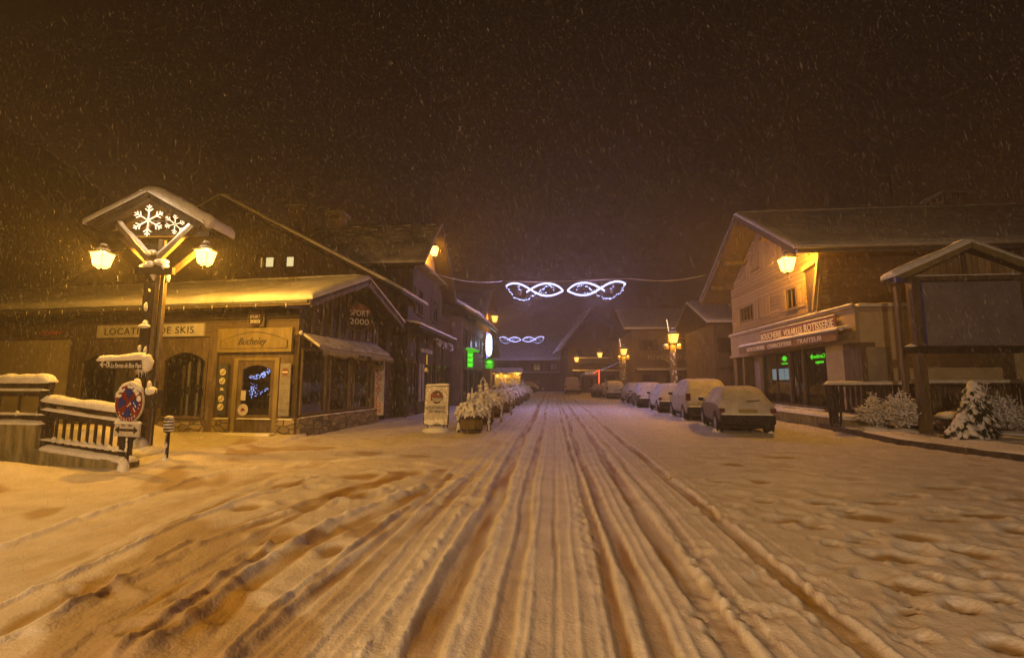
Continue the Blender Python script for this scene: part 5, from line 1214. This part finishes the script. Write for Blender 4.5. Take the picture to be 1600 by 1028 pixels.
for k, (x, y) in enumerate(((-2.05, 15.1), (-2.0, 18.4), (-1.98, 22.6), (-3.0, 14.9))):
    t = thing('bollard', ['snow crusted bollard right of the nearest barrel planter', 'snow crusted bollard beside the second barrel planter', 'snow crusted bollard beside the third barrel planter', 'dark bollard between the pavement sign and the nearest barrel'][k], 'bollard', (x, y, 0), 0, BG)
    MB().tube([(0, 0, -.1), (0, 0, .62)], .055, 10).build('pole', metal_dark, t)
    m = MB(); m.blob((0, 0, .65), .08, .08, .07, 9, 6, .1, seed=3)
    for j in range(22): m.blob((rnd.uniform(-.04, .04), -.05, rnd.uniform(.05, .6)), .03, .018, .05, 6, 4, .25, seed=j)
    m.build('clinging_snow', snow, t, smooth=True)
# pavement sign
t = thing('pavement_sign', 'snow plastered white A frame sign reading SPORT 2000 LOCATION DE SKI RENTAL', 'sign', (-3.72, 14.75, 0), -2)
def rrect(x0, x1, z0, z1, r, n=6):
    p = []
    for cx, cz, a0 in ((x1 - r, z0 + r, -90), (x1 - r, z1 - r, 0), (x0 + r, z1 - r, 90), (x0 + r, z0 + r, 180)):
        for i in range(n + 1): a = R(a0 + 90 * i / n); p.append((cx + r * math.cos(a), cz + r * math.sin(a)))
    return p
T_ = Matrix.Rotation(R(-6), 4, 'X')
MB(T_).prism(rrect(-.42, .42, .20, 1.48, .09), -.02, .02).build('frame', metal_dark, t)
MB(T_).prism(rrect(-.385, .385, .24, 1.44, .07), -.035, -.022).build('sign_face', white_board, t)
m = MB(T_); m.box(-.28, -.25, -.01, .01, -.05, .22); m.box(.25, .28, -.01, .01, -.05, .22); m.build('leg', metal_dark, t)
m = MB(); m.bar((-.27, .5, -.05), (-.27, .12, 1.2), .03); m.bar((.27, .5, -.05), (.27, .12, 1.2), .03); m.box(-.36, .36, .20, .24, .3, 1.15); m.build('rear_leaf', metal_dark, t)
m = MB(T_); m.disc((0, 1.10), .21, -.040, -.036, 24); em_ = m.build('emblem', disc_dark, t)
def onboard(o, x, z): o.matrix_local = T_ @ Matrix.Translation((x, -.045, z)) @ Matrix.Rotation(PI / 2, 4, 'X')
for s_, x, z, sz, wd, mt in (('SPORT', -.21, 1.08, .19, .42, ink_red), ('2000', -.16, .95, .18, .34, ink_white), ('LOCATION DE', -.33, .72, .14, .62, ink), ('SKI RENTAL', -.24, .60, .13, .56, ink)):
    onboard(text('lettering', s_, sz, mt, t, (0, 0, 0), width=wd, ext=.003), x, z)
m = MB(T_); m.snow_strip([(-.40, 0, 1.47), (.1, 0, 1.49), (.40, 0, 1.49)], .12, .06, 4, .4, .05); q = random.Random(6)
for k in range(95):
    side_ = q.random(); x = q.choice((-1, 1)) * (.385 - abs(q.gauss(0, .05))) if side_ < .5 else q.uniform(-.36, .36); z = q.uniform(.26, 1.42) if side_ < .5 else (q.uniform(.24, .42) if side_ < .75 else 1.42 - abs(q.gauss(0, .12)))
    m.blob((x, -.035, z), q.uniform(.012, .045), .014, q.uniform(.012, .05), 7, 4, .3, seed=k)
for k in range(14): m.blob((q.uniform(-.3, .3), -.035, .30 + q.uniform(-.04, .06)), .09, .03, .06, 8, 5, .2, seed=k)
m.build('clinging_snow', snow, t, smooth=True)
m = MB(); m.blob((0, .1, .03), .45, .35, .14, 12, 6, .1, seed=6); m.build('snow_mound', snow, t, smooth=True)

# ---------------------------------------------------------------- cars
def car(label, loc, L_, W_, H_, paint, seed, mpv=False, rz=0, group='snow covered cars parked on the right', front=False):
    t = thing('parked_car', label, 'car', loc, rz, group); hw = W_ / 2
    if mpv: ST = [(0, .86, .36, .66, .70, .86), (.015, .96, .28, .86, .96, .90), (.05, 1, .24, 1.0, 1.15, .86), (.12, 1, .24, 1.02, H_ - .10, .80), (.2, 1, .24, 1.02, H_ - .02, .79), (.45, 1, .24, 1.0, H_, .80), (.6, 1, .24, .98, H_ - .08, .80), (.74, 1, .24, .97, 1.10, .84), (.8, 1, .24, .92, 1.0, .88), (.93, .96, .26, .80, .84, .86), (1, .84, .36, .56, .6, .75)]
    else: ST = [(0, .86, .38, .60, .63, .86), (.02, .96, .30, .72, .80, .92), (.06, 1, .25, .86, .96, .87), (.15, 1, .25, .90, H_ - .16, .77), (.22, 1, .25, .90, H_ - .04, .74), (.42, 1, .25, .90, H_, .75), (.57, 1, .25, .89, H_ - .08, .76), (.70, 1, .25, .88, .98, .82), (.76, 1, .25, .83, .90, .86), (.92, .95, .27, .72, .76, .85), (1, .82, .36, .52, .56, .74)]
    def loft(mb, secs):
        n = len(secs[0]); vs = [p for s in secs for p in s]; fs = []
        for i in range(len(secs) - 1):
            for k in range(n): a = i * n + k; b_ = i * n + (k + 1) % n; fs.append((a, b_, b_ + n, a + n))
        fs.append(tuple(range(n))[::-1]); fs.append(tuple((len(secs) - 1) * n + k for k in range(n))); mb.add(vs, fs)
    def sec(y, w_, zb, zl, zt, wt, up=0, sideo=0, low=None):
        a = hw * w_ + sideo; b_ = hw * wt * w_ + sideo
        if up == 0: half = [(0, zb), (a * .86, zb), (a, zb + .12), (a, (zb + zl) / 2), (a * .985, zl), (b_, zt - .07), (b_ * .80, zt), (0, zt + .02)]
        else: half = [(0, zl - .05), (a * .7, zl - .05), (a * .99, zl - .03), (a * .995, zl + .02), (b_ * 1.0, zt - .05), (b_ * .93, zt + up * .7), (b_ * .6, zt + up), (0, zt + up + .01)]
        r = [(x, y, z) for x, z in half]; return r + [(-x, y, z) for x, y, z in r[-2:0:-1]]
    m = MB(); loft(m, [sec(s[0] * L_, *s[1:]) for s in ST]); bd = m.build('body', paint, t, smooth=True)
    md = bd.modifiers.new('sub', 'SUBSURF'); md.levels = md.render_levels = 2
    q = random.Random(seed); m = MB(); secs = []
    for i, s in enumerate(ST):
        u = .075 if 0 < i < len(ST) - 1 else .04; y = s[0] * L_ + (-.035 if i == 0 else -.045 if i < 4 else .04 if i > 7 else 0)
        secs.append([(x + q.uniform(-.01, .01), yy + q.uniform(-.012, .012), z + q.uniform(-.012, .012)) for x, yy, z in sec(y, *s[1:], up=u, sideo=.022)])
    loft(m, secs); sn = m.build('snow_cover', car_snow, t, smooth=True); md = sn.modifiers.new('sub', 'SUBSURF'); md.levels = md.render_levels = 3
    tx = bpy.data.textures.get('snow_lumps') or bpy.data.textures.new('snow_lumps', 'CLOUDS'); tx.noise_scale = .22
    dm = sn.modifiers.new('lumps', 'DISPLACE'); dm.texture = tx; dm.strength = .035; dm.mid_level = .45
    # underbody and bumpers
    m = MB(); m.box(-hw * .86, hw * .86, .25, L_ - .3, .16, .34); m.build('underbody', rubber, t)
    m = MB(); m.prism(rrect(-hw * .95, hw * .95, .30, .60, .06), -.05, .25); rb_ = m.build('rear_bumper', rubber, t)
    m = MB(); m.snow_strip([(-hw * .93, -.02, .60), (hw * .93, -.02, .60)], .12, .05, seed, .4); m.build('bumper_snow', snow, rb_, smooth=True)
    m = MB(); m.box(-.26, .26, -.075, -.055, .66 if not mpv else .72, .76 if not mpv else .82); m.build('number_plate', MATS['plate'], t)
    for sx in (-1, 1):
        z0, z1 = (.66, .78) if not mpv else (.84, 1.12)
        m = MB(); m.box(min(sx * hw * .80, sx * hw * .985), max(sx * hw * .80, sx * hw * .985), -.035 if not mpv else -.005, .14, z0, z1); m.build('tail_light', MATS['tail_red'], t)
    m = MB(); m.bar((-.02, -.06, 1.0 if not mpv else 1.15), (.36, -.03, 1.03 if not mpv else 1.17), .015, .02); m.build('rear_wiper', rubber, t)
    for sx in (-1, 1):
        m = MB(); m.blob((sx * (hw + .10), L_ * .68, .98 if not mpv else 1.06), .10, .06, .075, 10, 6, .02, seed=2); m.bar((sx * (hw - .04), L_ * .68, .93 if not mpv else 1.0), (sx * (hw + .08), L_ * .68, .95 if not mpv else 1.03), .04); mi = m.build('mirror', rubber, t, smooth=True)
        m = MB(); m.blob((sx * (hw + .10), L_ * .68, 1.05 if not mpv else 1.13), .10, .06, .03, 10, 5, .05, seed=2); m.build('mirror_snow', snow, mi, smooth=True)
        m = MB(); m.box(min(sx * (hw - .0), sx * (hw + .008)), max(sx * (hw - .0), sx * (hw + .008)), L_ * .30, L_ * .68, .30, .335); m.build('side_trim', rubber, t)
    for sx in (-1, 1):
        for yy in (L_ * .17, L_ * .80):
            Mw = Matrix.Translation((sx * (hw - .09), yy, .30)) @ Matrix.Rotation(PI / 2, 4, 'Y')
            m = MB(Mw); m.lathe([(.20, -.10), (.29, -.10), (.305, -.06), (.305, .06), (.29, .10), (.20, .10)], n=24); ty = m.build('wheel', rubber, t, smooth=True)
            m = MB(Mw); m.lathe([(.19, -.105), (.19, .105)], n=18); m.build('rim', metal_grey, ty)
            m = MB(Matrix.Translation((sx * (hw - .012), yy, .32)) @ Matrix.Rotation(PI / 2, 4, 'Y')); m.lathe([(.30, -.02), (.36, -.02), (.36, .02), (.30, .02)], n=28); m.build('wheel_arch', rubber, t)
            m = MB(); m.blob((sx * (hw - .02), yy, .03), .12, .28, .09, 10, 6, .15, seed=seed); m.build('wheel_snow', snow, ty, smooth=True)
    for sx in (-1, 1):
        m = MB(); m.blob((sx * hw * .72, L_ - .10, .58), .14, .10, .08, 10, 6, .02, seed=1); m.build('headlight', metal_grey, t, smooth=True)
    return t
car_snow = noisemat('car_snow', (.44, .42, .41), (.62, .60, .59), scale=2.2, rough=.7, bump=.35, bscale=14, spec=.2)
noisemat('plate', (.24, .20, .06), (.30, .26, .09), scale=8, rough=.5, bump=0); noisemat('tail_red', (.07, .012, .01), (.13, .02, .016), scale=12, rough=.25, bump=0)
paint_red = noisemat('dark_car_paint', (.11, .07, .06), (.16, .11, .09), scale=5, rough=.4, bump=0)
paint_silver = noisemat('silver_car_paint', (.34, .31, .28), (.44, .40, .36), scale=3, rough=.5, bump=0)
paint_blue = noisemat('dark_blue_car_paint', (.03, .035, .06), (.05, .05, .08), scale=5, rough=.35, bump=0)
paint_white = noisemat('white_car_paint', (.5, .48, .46), (.6, .58, .56), scale=5, rough=.5, bump=0)
car('small dark hatchback deep in snow, nearest of the parked row', (5.95, 14.85, 0), 3.7, 1.62, 1.40, paint_red, 3, False, -8)
car('silver people carrier with snowy tailgate, second of the parked row', (6.25, 19.2, 0), 4.2, 1.76, 1.66, paint_silver, 5, True, -4)
car('small white hatchback coated in snow, third of the parked row', (6.25, 24.3, 0), 3.7, 1.66, 1.45, paint_white, 7, False, -3)
car('dark saloon with bare rear bumper under snow, fourth of the parked row', (6.05, 28.8, 0), 4.2, 1.74, 1.50, paint_blue, 9, False, -3)
car('snowy car half hidden, fifth of the parked row', (6.3, 34.2, 0), 4.0, 1.7, 1.48, paint_silver, 11)
car('frosted estate car near the second lamp post', (5.9, 43.6, 0), 4.2, 1.75, 1.6, paint_silver, 13, True)
car('dark snowy car just ahead of the frosted estate', (6.0, 49.0, 0), 4.0, 1.7, 1.45, paint_blue, 15)
car('snow topped van standing alone at the far end of the road', (2.6, 58.5, 0), 4.6, 1.95, 2.1, paint_white, 17, True, 0, 'far cars at the end of the street')
for k, (x, y) in enumerate(((-2.0, 66.5), (-5.0, 67.5))):
    car(['low snow buried car across the far end of the street, right of its pair', 'low snow buried car across the far end of the street, left of its pair'][k], (x, y, 0), 4.1, 1.75, 1.5, paint_blue if k == 0 else paint_white, 21 + k, False, 80, 'far cars at the end of the street')

# ---------------------------------------------------------------- right far side
def lamp_post(label, loc, s, power, seed):
    t = thing('street_lamp', label, 'street lamp', loc, 0, 'timber lamp posts on the right pavement')
    m = MB(); m.box(-.18, .18, -.18, .18, -.1, 4.0); m.build('post', wood_light, t)
    m = MB(); m.box(-.55, .55, -.1, .1, 3.75, 3.95); m.bar((-.5, 0, 3.1), (0, 0, 2.6), .08); m.build('cross_arm', wood_light, t)
    m = MB(); q = random.Random(seed)
    for k in range(30): m.blob((q.uniform(-.18, .18), -.2, q.uniform(.3, 3.6)), .04, .03, .09, 6, 4, .25, seed=k)
    m.blob((-.45, 0, 4.0), .16, .14, .10, 8, 5, .1, seed=1); m.blob((.45, 0, 4.0), .16, .14, .10, 8, 5, .1, seed=2); m.build('clinging_snow', snow, t, smooth=True)
    lantern_parts(t, (0, -.35, 4.45), 1.35, power, SODIUM_DEEP, lamp_far)
    m = MB()
    for k in range(5): m.blob((-.28 - .02 * k, -.25, 5.0 + k * .16), .03, .03, .07, 6, 4, 0, seed=k)
    m.build('light_string', led_warm, t)
    m = MB(); m.bar((-.3, -.2, 4.0), (-.36, -.2, 6.0), .04); m.build('mast', wood_dark, t)
    return t
lamp_post('timber lamp post glowing above the fourth parked car', (8.05, 31.5, 0), 1, 900, 3)
lamp_post('more distant timber lamp post glowing near the frosted estate', (6.95, 45.5, 0), 1, 900, 5)

b = thing('cream_hall', 'long dim plastered building behind the lamp posts with flat snowy eave', 'building', (8.9, 52, 0), 0)
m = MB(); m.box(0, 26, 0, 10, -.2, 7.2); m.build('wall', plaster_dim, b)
gable_roof(b, -1, 26, -1.2, 5, 11, 7.3, 10.3, 7.4, .2, .16, wood_dark, None, 'roof', snow, 5, .6)
for k in range(6): simple_window(b, None, 1.2 + k * 3.2, 2.4 + k * 3.2, 5.0, 6.2, wood_dark, glass_dark, .4, wood_dark)
m = MB(); m.box(.3, 9.5, -1.6, 0, 2.7, 2.85); m.build('canopy', wood_dark, b); m = MB(); m.snow_slab((.3, -1.65, 2.85), (9.2, 0, 0), (0, 1.65, .2), .12, .3, 4); m.build('canopy_snow', snow, b, smooth=True)
for k in range(4): simple_window(b, None, 1.0 + k * 2.6, 2.6 + k * 2.6, .8, 2.3, wood_dark, glass_dark, None)
t = thing('restaurant_sign', 'faint raised capitals on the wall of the long building behind the lamps', 'sign', (8.9, 52, 0), 0)
MB().box(1.4, 6.6, -.06, -.01, 3.85, 4.65).build('board', plaster_dim, t); text('lettering', 'RIVERAINE', .75, plaster, t, (1.7, -.07, 3.98), width=4.6)
b = thing('butcher_neighbour', 'dark low house between the butcher chalet and the long building', 'house', (13.0, 38, 0), 0)
m = MB(); m.box(0, 16, 0, 8, -.2, 6.2); m.build('wall', plaster_dim, b)
gable_roof(b, -.9, 17, -1.2, 4, 9, 6.2, 8.6, 6.2, .2, .16, wood_dark, None, 'roof', snow, 9, .6)
for k in range(3): simple_window(b, None, .6 + k * 2.6, 1.7 + k * 2.6, 3.9, 5.1, wood_dark, glass_dark, .4, wood_dark)
m = MB(); m.box(0, 9, -1.1, 0, 2.6, 2.72); m.build('canopy', wood_dark, b)

b = thing('far_right_chalet', 'distant timber chalet with lanterns and snowy balconies on the right of the road', 'house', (2.3, 66, 0), 6)
m = MB(); m.prism([(0, -.2), (7.6, -.2), (7.6, 7.8), (3.6, 10.9), (0, 6.6)], 0, 8); m.build('wall', planks_dark, b)
gable_roof_y(b, -1.2, 8.4, 3.3, -1.2, 8.4, 6.0, 8.4, 11.9, .2, .1, None, 7, snow)
for zz, x0_, x1_ in ((4.1, 1.2, 5.6), (2.9, .5, 7.2)):
    m = MB(); m.box(x0_, x1_, -1.1, 0, zz, zz + .12); m.box(x0_, x1_, -1.1, -1.04, zz + .12, zz + .75 if zz > 4 else zz + .2); m.build('balcony', wood_dark, b)
    m = MB(); m.snow_slab((x0_, -1.15, zz + (.77 if zz > 4 else .22)), (x1_ - x0_, 0, 0), (0, .3 if zz > 4 else 1.1, 0), .12, .3, 6); m.build('balcony_snow', snow, b, smooth=True)
for x0_, z0_ in ((1.0, 5.0), (3.0, 5.0), (5.2, 5.0), (3.0, 7.4)): simple_window(b, None, x0_, x0_ + 1.1, z0_, z0_ + 1.3, wood_mid, glass_dark, .35, wood_dark)
m = MB()
for x in (.8, 3.0, 5.2): m.box(x, x + 1.5, -.04, -.003, .3, 2.4)
m.build('shopfront_pane', glass_dark, b)
m = MB(); m.box(2.2, 4.0, -1.22, -1.16, 2.5, 3.0); m.build('name_board', plaster, b)
lantern('left one of the two small lanterns on the distant timber chalet', (3.4, 63.5, 4.6), 350, 1.5, 'lanterns on the distant chalet', SODIUM, lamp_far, bracket=(0, .6, .1))
lantern('right one of the two small lanterns on the distant timber chalet', (6.3, 61.0, 5.05), 350, 1.5, 'lanterns on the distant chalet', SODIUM, lamp_far, bracket=(0, .6, .1))
t = thing('red_light_rope', 'rope of red and white festive lights on a post by the distant chalet', 'christmas light', (5.2, 52, 0), 0)
m = MB(); m.tube([(0, 0, .9), (.05, 0, 2.9)], .07, 6); m.tube([(.05, 0, 2.9), (-.6, 0, 2.5)], .05, 6); m.build('red_rope', led_red, t); light(t, (0, -.4, 1.8), 22, (1, .08, .03), .3)
m = MB()
for k in range(22):
    u = k / 21; m.blob((-1.9 + 5.2 * u, 0, 2.4 + 1.9 * u - 1.2 * u * (1 - u)), .03, .03, .03, 5, 3, 0)
m.build('light_beads', led_dots, t); m = MB(); m.tube([(0, .1, 0), (0, .1, 3.2)], .06, 6); m.build('post', wood_dark, t)
b2 = snowy_shrub('snowy_shrub', 'small frosted tree in a tub by the red festive lights', (4.6, 48.5, .5), 1.5, .7, 40, 33, None); b2['category'] = 'shrub'
t = thing('tub', 'dark round tub under the small frosted tree by the red lights', 'planter', (4.6, 48.5, 0), 0); m = MB(); m.lathe([(.5, 0), (.62, .3), (.66, .62), (.5, .62)], n=14); m.build('tub_side', wood_dark, t)

# ---------------------------------------------------------------- street garlands
def garland(label, loc, s, power, wireL, wireR):
    t = thing('street_garland', label, 'christmas light', loc, 0, 'looping light garlands strung across the street')
    K = .0096 * s
    S1 = [(600, 178), (618, 166), (640, 160), (665, 160), (690, 166), (715, 177), (740, 192), (765, 209), (790, 224), (820, 237), (850, 242), (880, 241), (905, 235), (930, 225), (955, 212)]
    S2 = [(955, 212), (938, 194), (920, 181), (895, 170), (870, 165), (845, 164), (820, 168), (795, 177), (770, 190), (748, 203), (728, 217)]
    D1 = [(606, 182), (616, 200), (628, 222), (640, 240), (665, 257), (690, 267), (712, 270), (735, 264), (755, 252), (775, 240), (795, 226), (815, 210), (835, 194), (858, 183), (880, 182), (896, 192), (900, 206), (890, 216)]
    D2 = [(690, 205), (680, 196), (677, 185), (687, 177), (703, 175), (720, 180), (745, 196), (775, 214), (805, 226), (835, 230), (862, 222)]
    tb = MB(); bd = MB(); q = random.Random(5); fr = MB()
    for sg in (-1, 1):
        def P(p): return Vector((sg * (968 - p[0]) * K * -1 * -1, 0, (212 - p[1]) * K)) if sg == 1 else Vector((-(968 - p[0]) * K, 0, (212 - p[1]) * K))
        for C_ in (S1, S2):
            tb.tube([P(p) for p in C_], .034 * s, 6)
            tb.tube([P((p[0], p[1] + 5)) + Vector((0, .05, 0)) for p in C_], .015 * s, 4)
        for C_, sp_ in ((D1, .075), (D2, .11)):
            for a, c in zip(C_[:-1], C_[1:]):
                A, B_ = P(a), P(c); n = max(1, int((B_ - A).length / (sp_ * s)))
                for i in range(n):
                    p = A.lerp(B_, i / n) + Vector((q.gauss(0, .02), q.gauss(0, .03), q.gauss(0, .03))) * s; r = q.uniform(.02, .046) * s; bd.blob(p, r, r, r, 6, 4, 0)
        for k in range(8):
            a = k * PI / 4; c0 = P((686, 222)); fr.tube([c0, c0 + Vector((math.cos(a) * .13, 0, math.sin(a) * .13)) * s], .022 * s, 4)
        fr.tube([P((600, 178)), P((600, 150))], .012 * s, 4); fr.tube([P((955, 212)), P((955, 146))], .012 * s, 4); fr.tube([P((820, 168)), P((820, 147))], .012 * s, 4); fr.tube([P((614, 205)), P((640, 250))], .014 * s, 4)
    tb.build('light_tube', led_white, t); bd.build('light_beads', led_dots, t)
    fr.tube([(-3.75 * s, 0, .62 * s), (-1.5 * s, 0, .55 * s), (0, 0, .56 * s), (1.5 * s, 0, .58 * s), (3.7 * s, 0, .66 * s)], .035 * s, 6); fr.build('carrier_frame', MATS['brown_wood'], t)
    for A, B_ in ((Vector((-3.75 * s, 0, .62 * s)), Vector(wireL)), (Vector((3.7 * s, 0, .66 * s)), Vector(wireR))):
        pts = [A.lerp(B_, u / 8) - Vector((0, 0, .25 * math.sin(PI * u / 8))) for u in range(9)]; MB().tube(pts, .022 * s, 5).build('cable', snow_thin, t)
    light(t, (-1.9 * s, -.1, -.15), power, (.60, .45, 1.0), .8); light(t, (1.9 * s, -.1, -.15), power, (.60, .45, 1.0), .8)
    return t
g1 = (.85, 27.0, 6.95)
garland('near looping white light garland hanging across the middle of the street', g1, 1.0, 330, (-5.9 - g1[0], 21.6 - 27, 6.9 - g1[2]), (9.2 - g1[0], 27.8 - 27, 7.3 - g1[2] + .6))
g2 = (-4.15, 72.0, 8.1)
garland('small far light garland beyond the near one, above the end of the street', (g2[0] - 1.4 + .9, g2[1], g2[2]), 1.0, 130, (-8, 0, .6), (9, -4, 1.4))

# ---------------------------------------------------------------- assumed street lamps, unseen, added behind the photographer to light the foreground
for k, (x, y) in enumerate(((-7.0, -3.5), (-3.0, -11.0))):
    t = thing('street_lamp', ['street lamp on a tall pole behind the viewpoint on the left', 'street lamp on a tall pole behind the viewpoint on the right'][k], 'street lamp', (x, y, 0), 0, 'street lamps behind the viewpoint')  # lamp out of view, assumed from the light falling on the foreground
    MB().tube([(0, 0, -.1), (0, 0, 5.6 if k == 0 else 5.2)], .07, 10, .05).build('pole', metal_dark, t)
    hz_ = 6.0 if k == 0 else 5.6
    hd = MB(); hd.lathe([(.34, -.06), (.33, .02), (.20, .10), (.08, .14), (.05, .2)], c=(0, .25, hz_), n=16); hd.bar((0, 0, hz_ - .35), (0, .22, hz_ + .12), .05); hd.build('lamp_hood', metal_dark, t)
    MB().blob((0, .25, hz_ - .06), .26, .26, .10, 12, 6, 0).build('lamp_glass', lamp_glass, t, smooth=True)
    l = bpy.data.lights.new('bulb', 'SPOT'); l.energy = (1100, 4600)[k]; l.color = ((1.0, .48, .06), (1.0, .62, .34))[k]; l.shadow_soft_size = .12; l.spot_size = R((110, 96)[k]); l.spot_blend = .7  # added spot light that fills the foreground from behind the camera
    o = bpy.data.objects.new('bulb', l); COL.objects.link(o); o.parent = t; o.location = (0, .25, hz_ - .25); o.rotation_euler = (R((48, 60)[k]), 0, R((-8, -14)[k]))

# ---------------------------------------------------------------- falling snow and haze
q = np.random.RandomState(12)
def flakes():
    N = 230000
    y = 2.2 + 43 * q.rand(N) ** 1.1; x = (q.rand(N) * 2 - 1) * (1.35 * y + 1.0) - .09 * y; z = q.rand(N) * np.minimum(1.6 + .95 * y, 17) + .05
    keep = np.abs(x) < 40; x, y, z = x[keep], y[keep], z[keep]; N = len(x)
    s = (.0004 + .00032 * y * (.4 + 1.2 * q.rand(N))) * np.where(q.rand(N) < .05, 1.9, 1); s = np.minimum(s, .012)
    ax = np.stack([-.24 + .10 * q.randn(N), .1 * q.randn(N), np.ones(N)], -1); ax /= np.linalg.norm(ax, axis=1)[:, None]
    p1 = np.cross(ax, np.array([0, 1., 0])); p1 /= np.linalg.norm(p1, axis=1)[:, None]; p2 = np.cross(ax, p1)
    c = np.stack([x, y, z], -1); S_ = s[:, None]; el = 9.0
    V = np.stack([c + ax * S_ * el, c + p1 * S_, c + p2 * S_, c - p1 * S_, c - p2 * S_, c - ax * S_ * el], 1).reshape(-1, 3)
    base = (np.arange(N) * 6)[:, None, None]; F = np.array([(0, 1, 2), (0, 2, 3), (0, 3, 4), (0, 4, 1), (5, 2, 1), (5, 3, 2), (5, 4, 3), (5, 1, 4)])[None]
    Fi = (base + F).reshape(-1, 3).astype(np.int32)
    me = bpy.data.meshes.new('falling_snow'); me.vertices.add(len(V)); me.vertices.foreach_set('co', V.astype(np.float32).ravel())
    me.loops.add(Fi.size); me.loops.foreach_set('vertex_index', Fi.ravel()); me.polygons.add(len(Fi))
    me.polygons.foreach_set('loop_start', np.arange(0, Fi.size, 3, dtype=np.int32)); me.polygons.foreach_set('loop_total', np.full(len(Fi), 3, dtype=np.int32)); me.update(calc_edges=True)
    me.materials.append(flake_mat); o = bpy.data.objects.new('falling_snow', me); COL.objects.link(o); o['kind'] = 'stuff'
flakes()
m = MB(); m.box(-75, 75, -30, 125, -1.5, 19); hz = m.build('haze', None, None, kind='stuff')
hm = bpy.data.materials.new('haze'); hm.use_nodes = True; n_ = hm.node_tree; n_.nodes.clear()
ho = n_.nodes.new('ShaderNodeOutputMaterial'); hv = n_.nodes.new('ShaderNodeVolumePrincipled'); hv.inputs['Density'].default_value = .0060; hv.inputs['Color'].default_value = (.95, .85, .72, 1); hv.inputs['Anisotropy'].default_value = .25
n_.links.new(hv.outputs[0], ho.inputs['Volume']); hz.data.materials.append(hm)
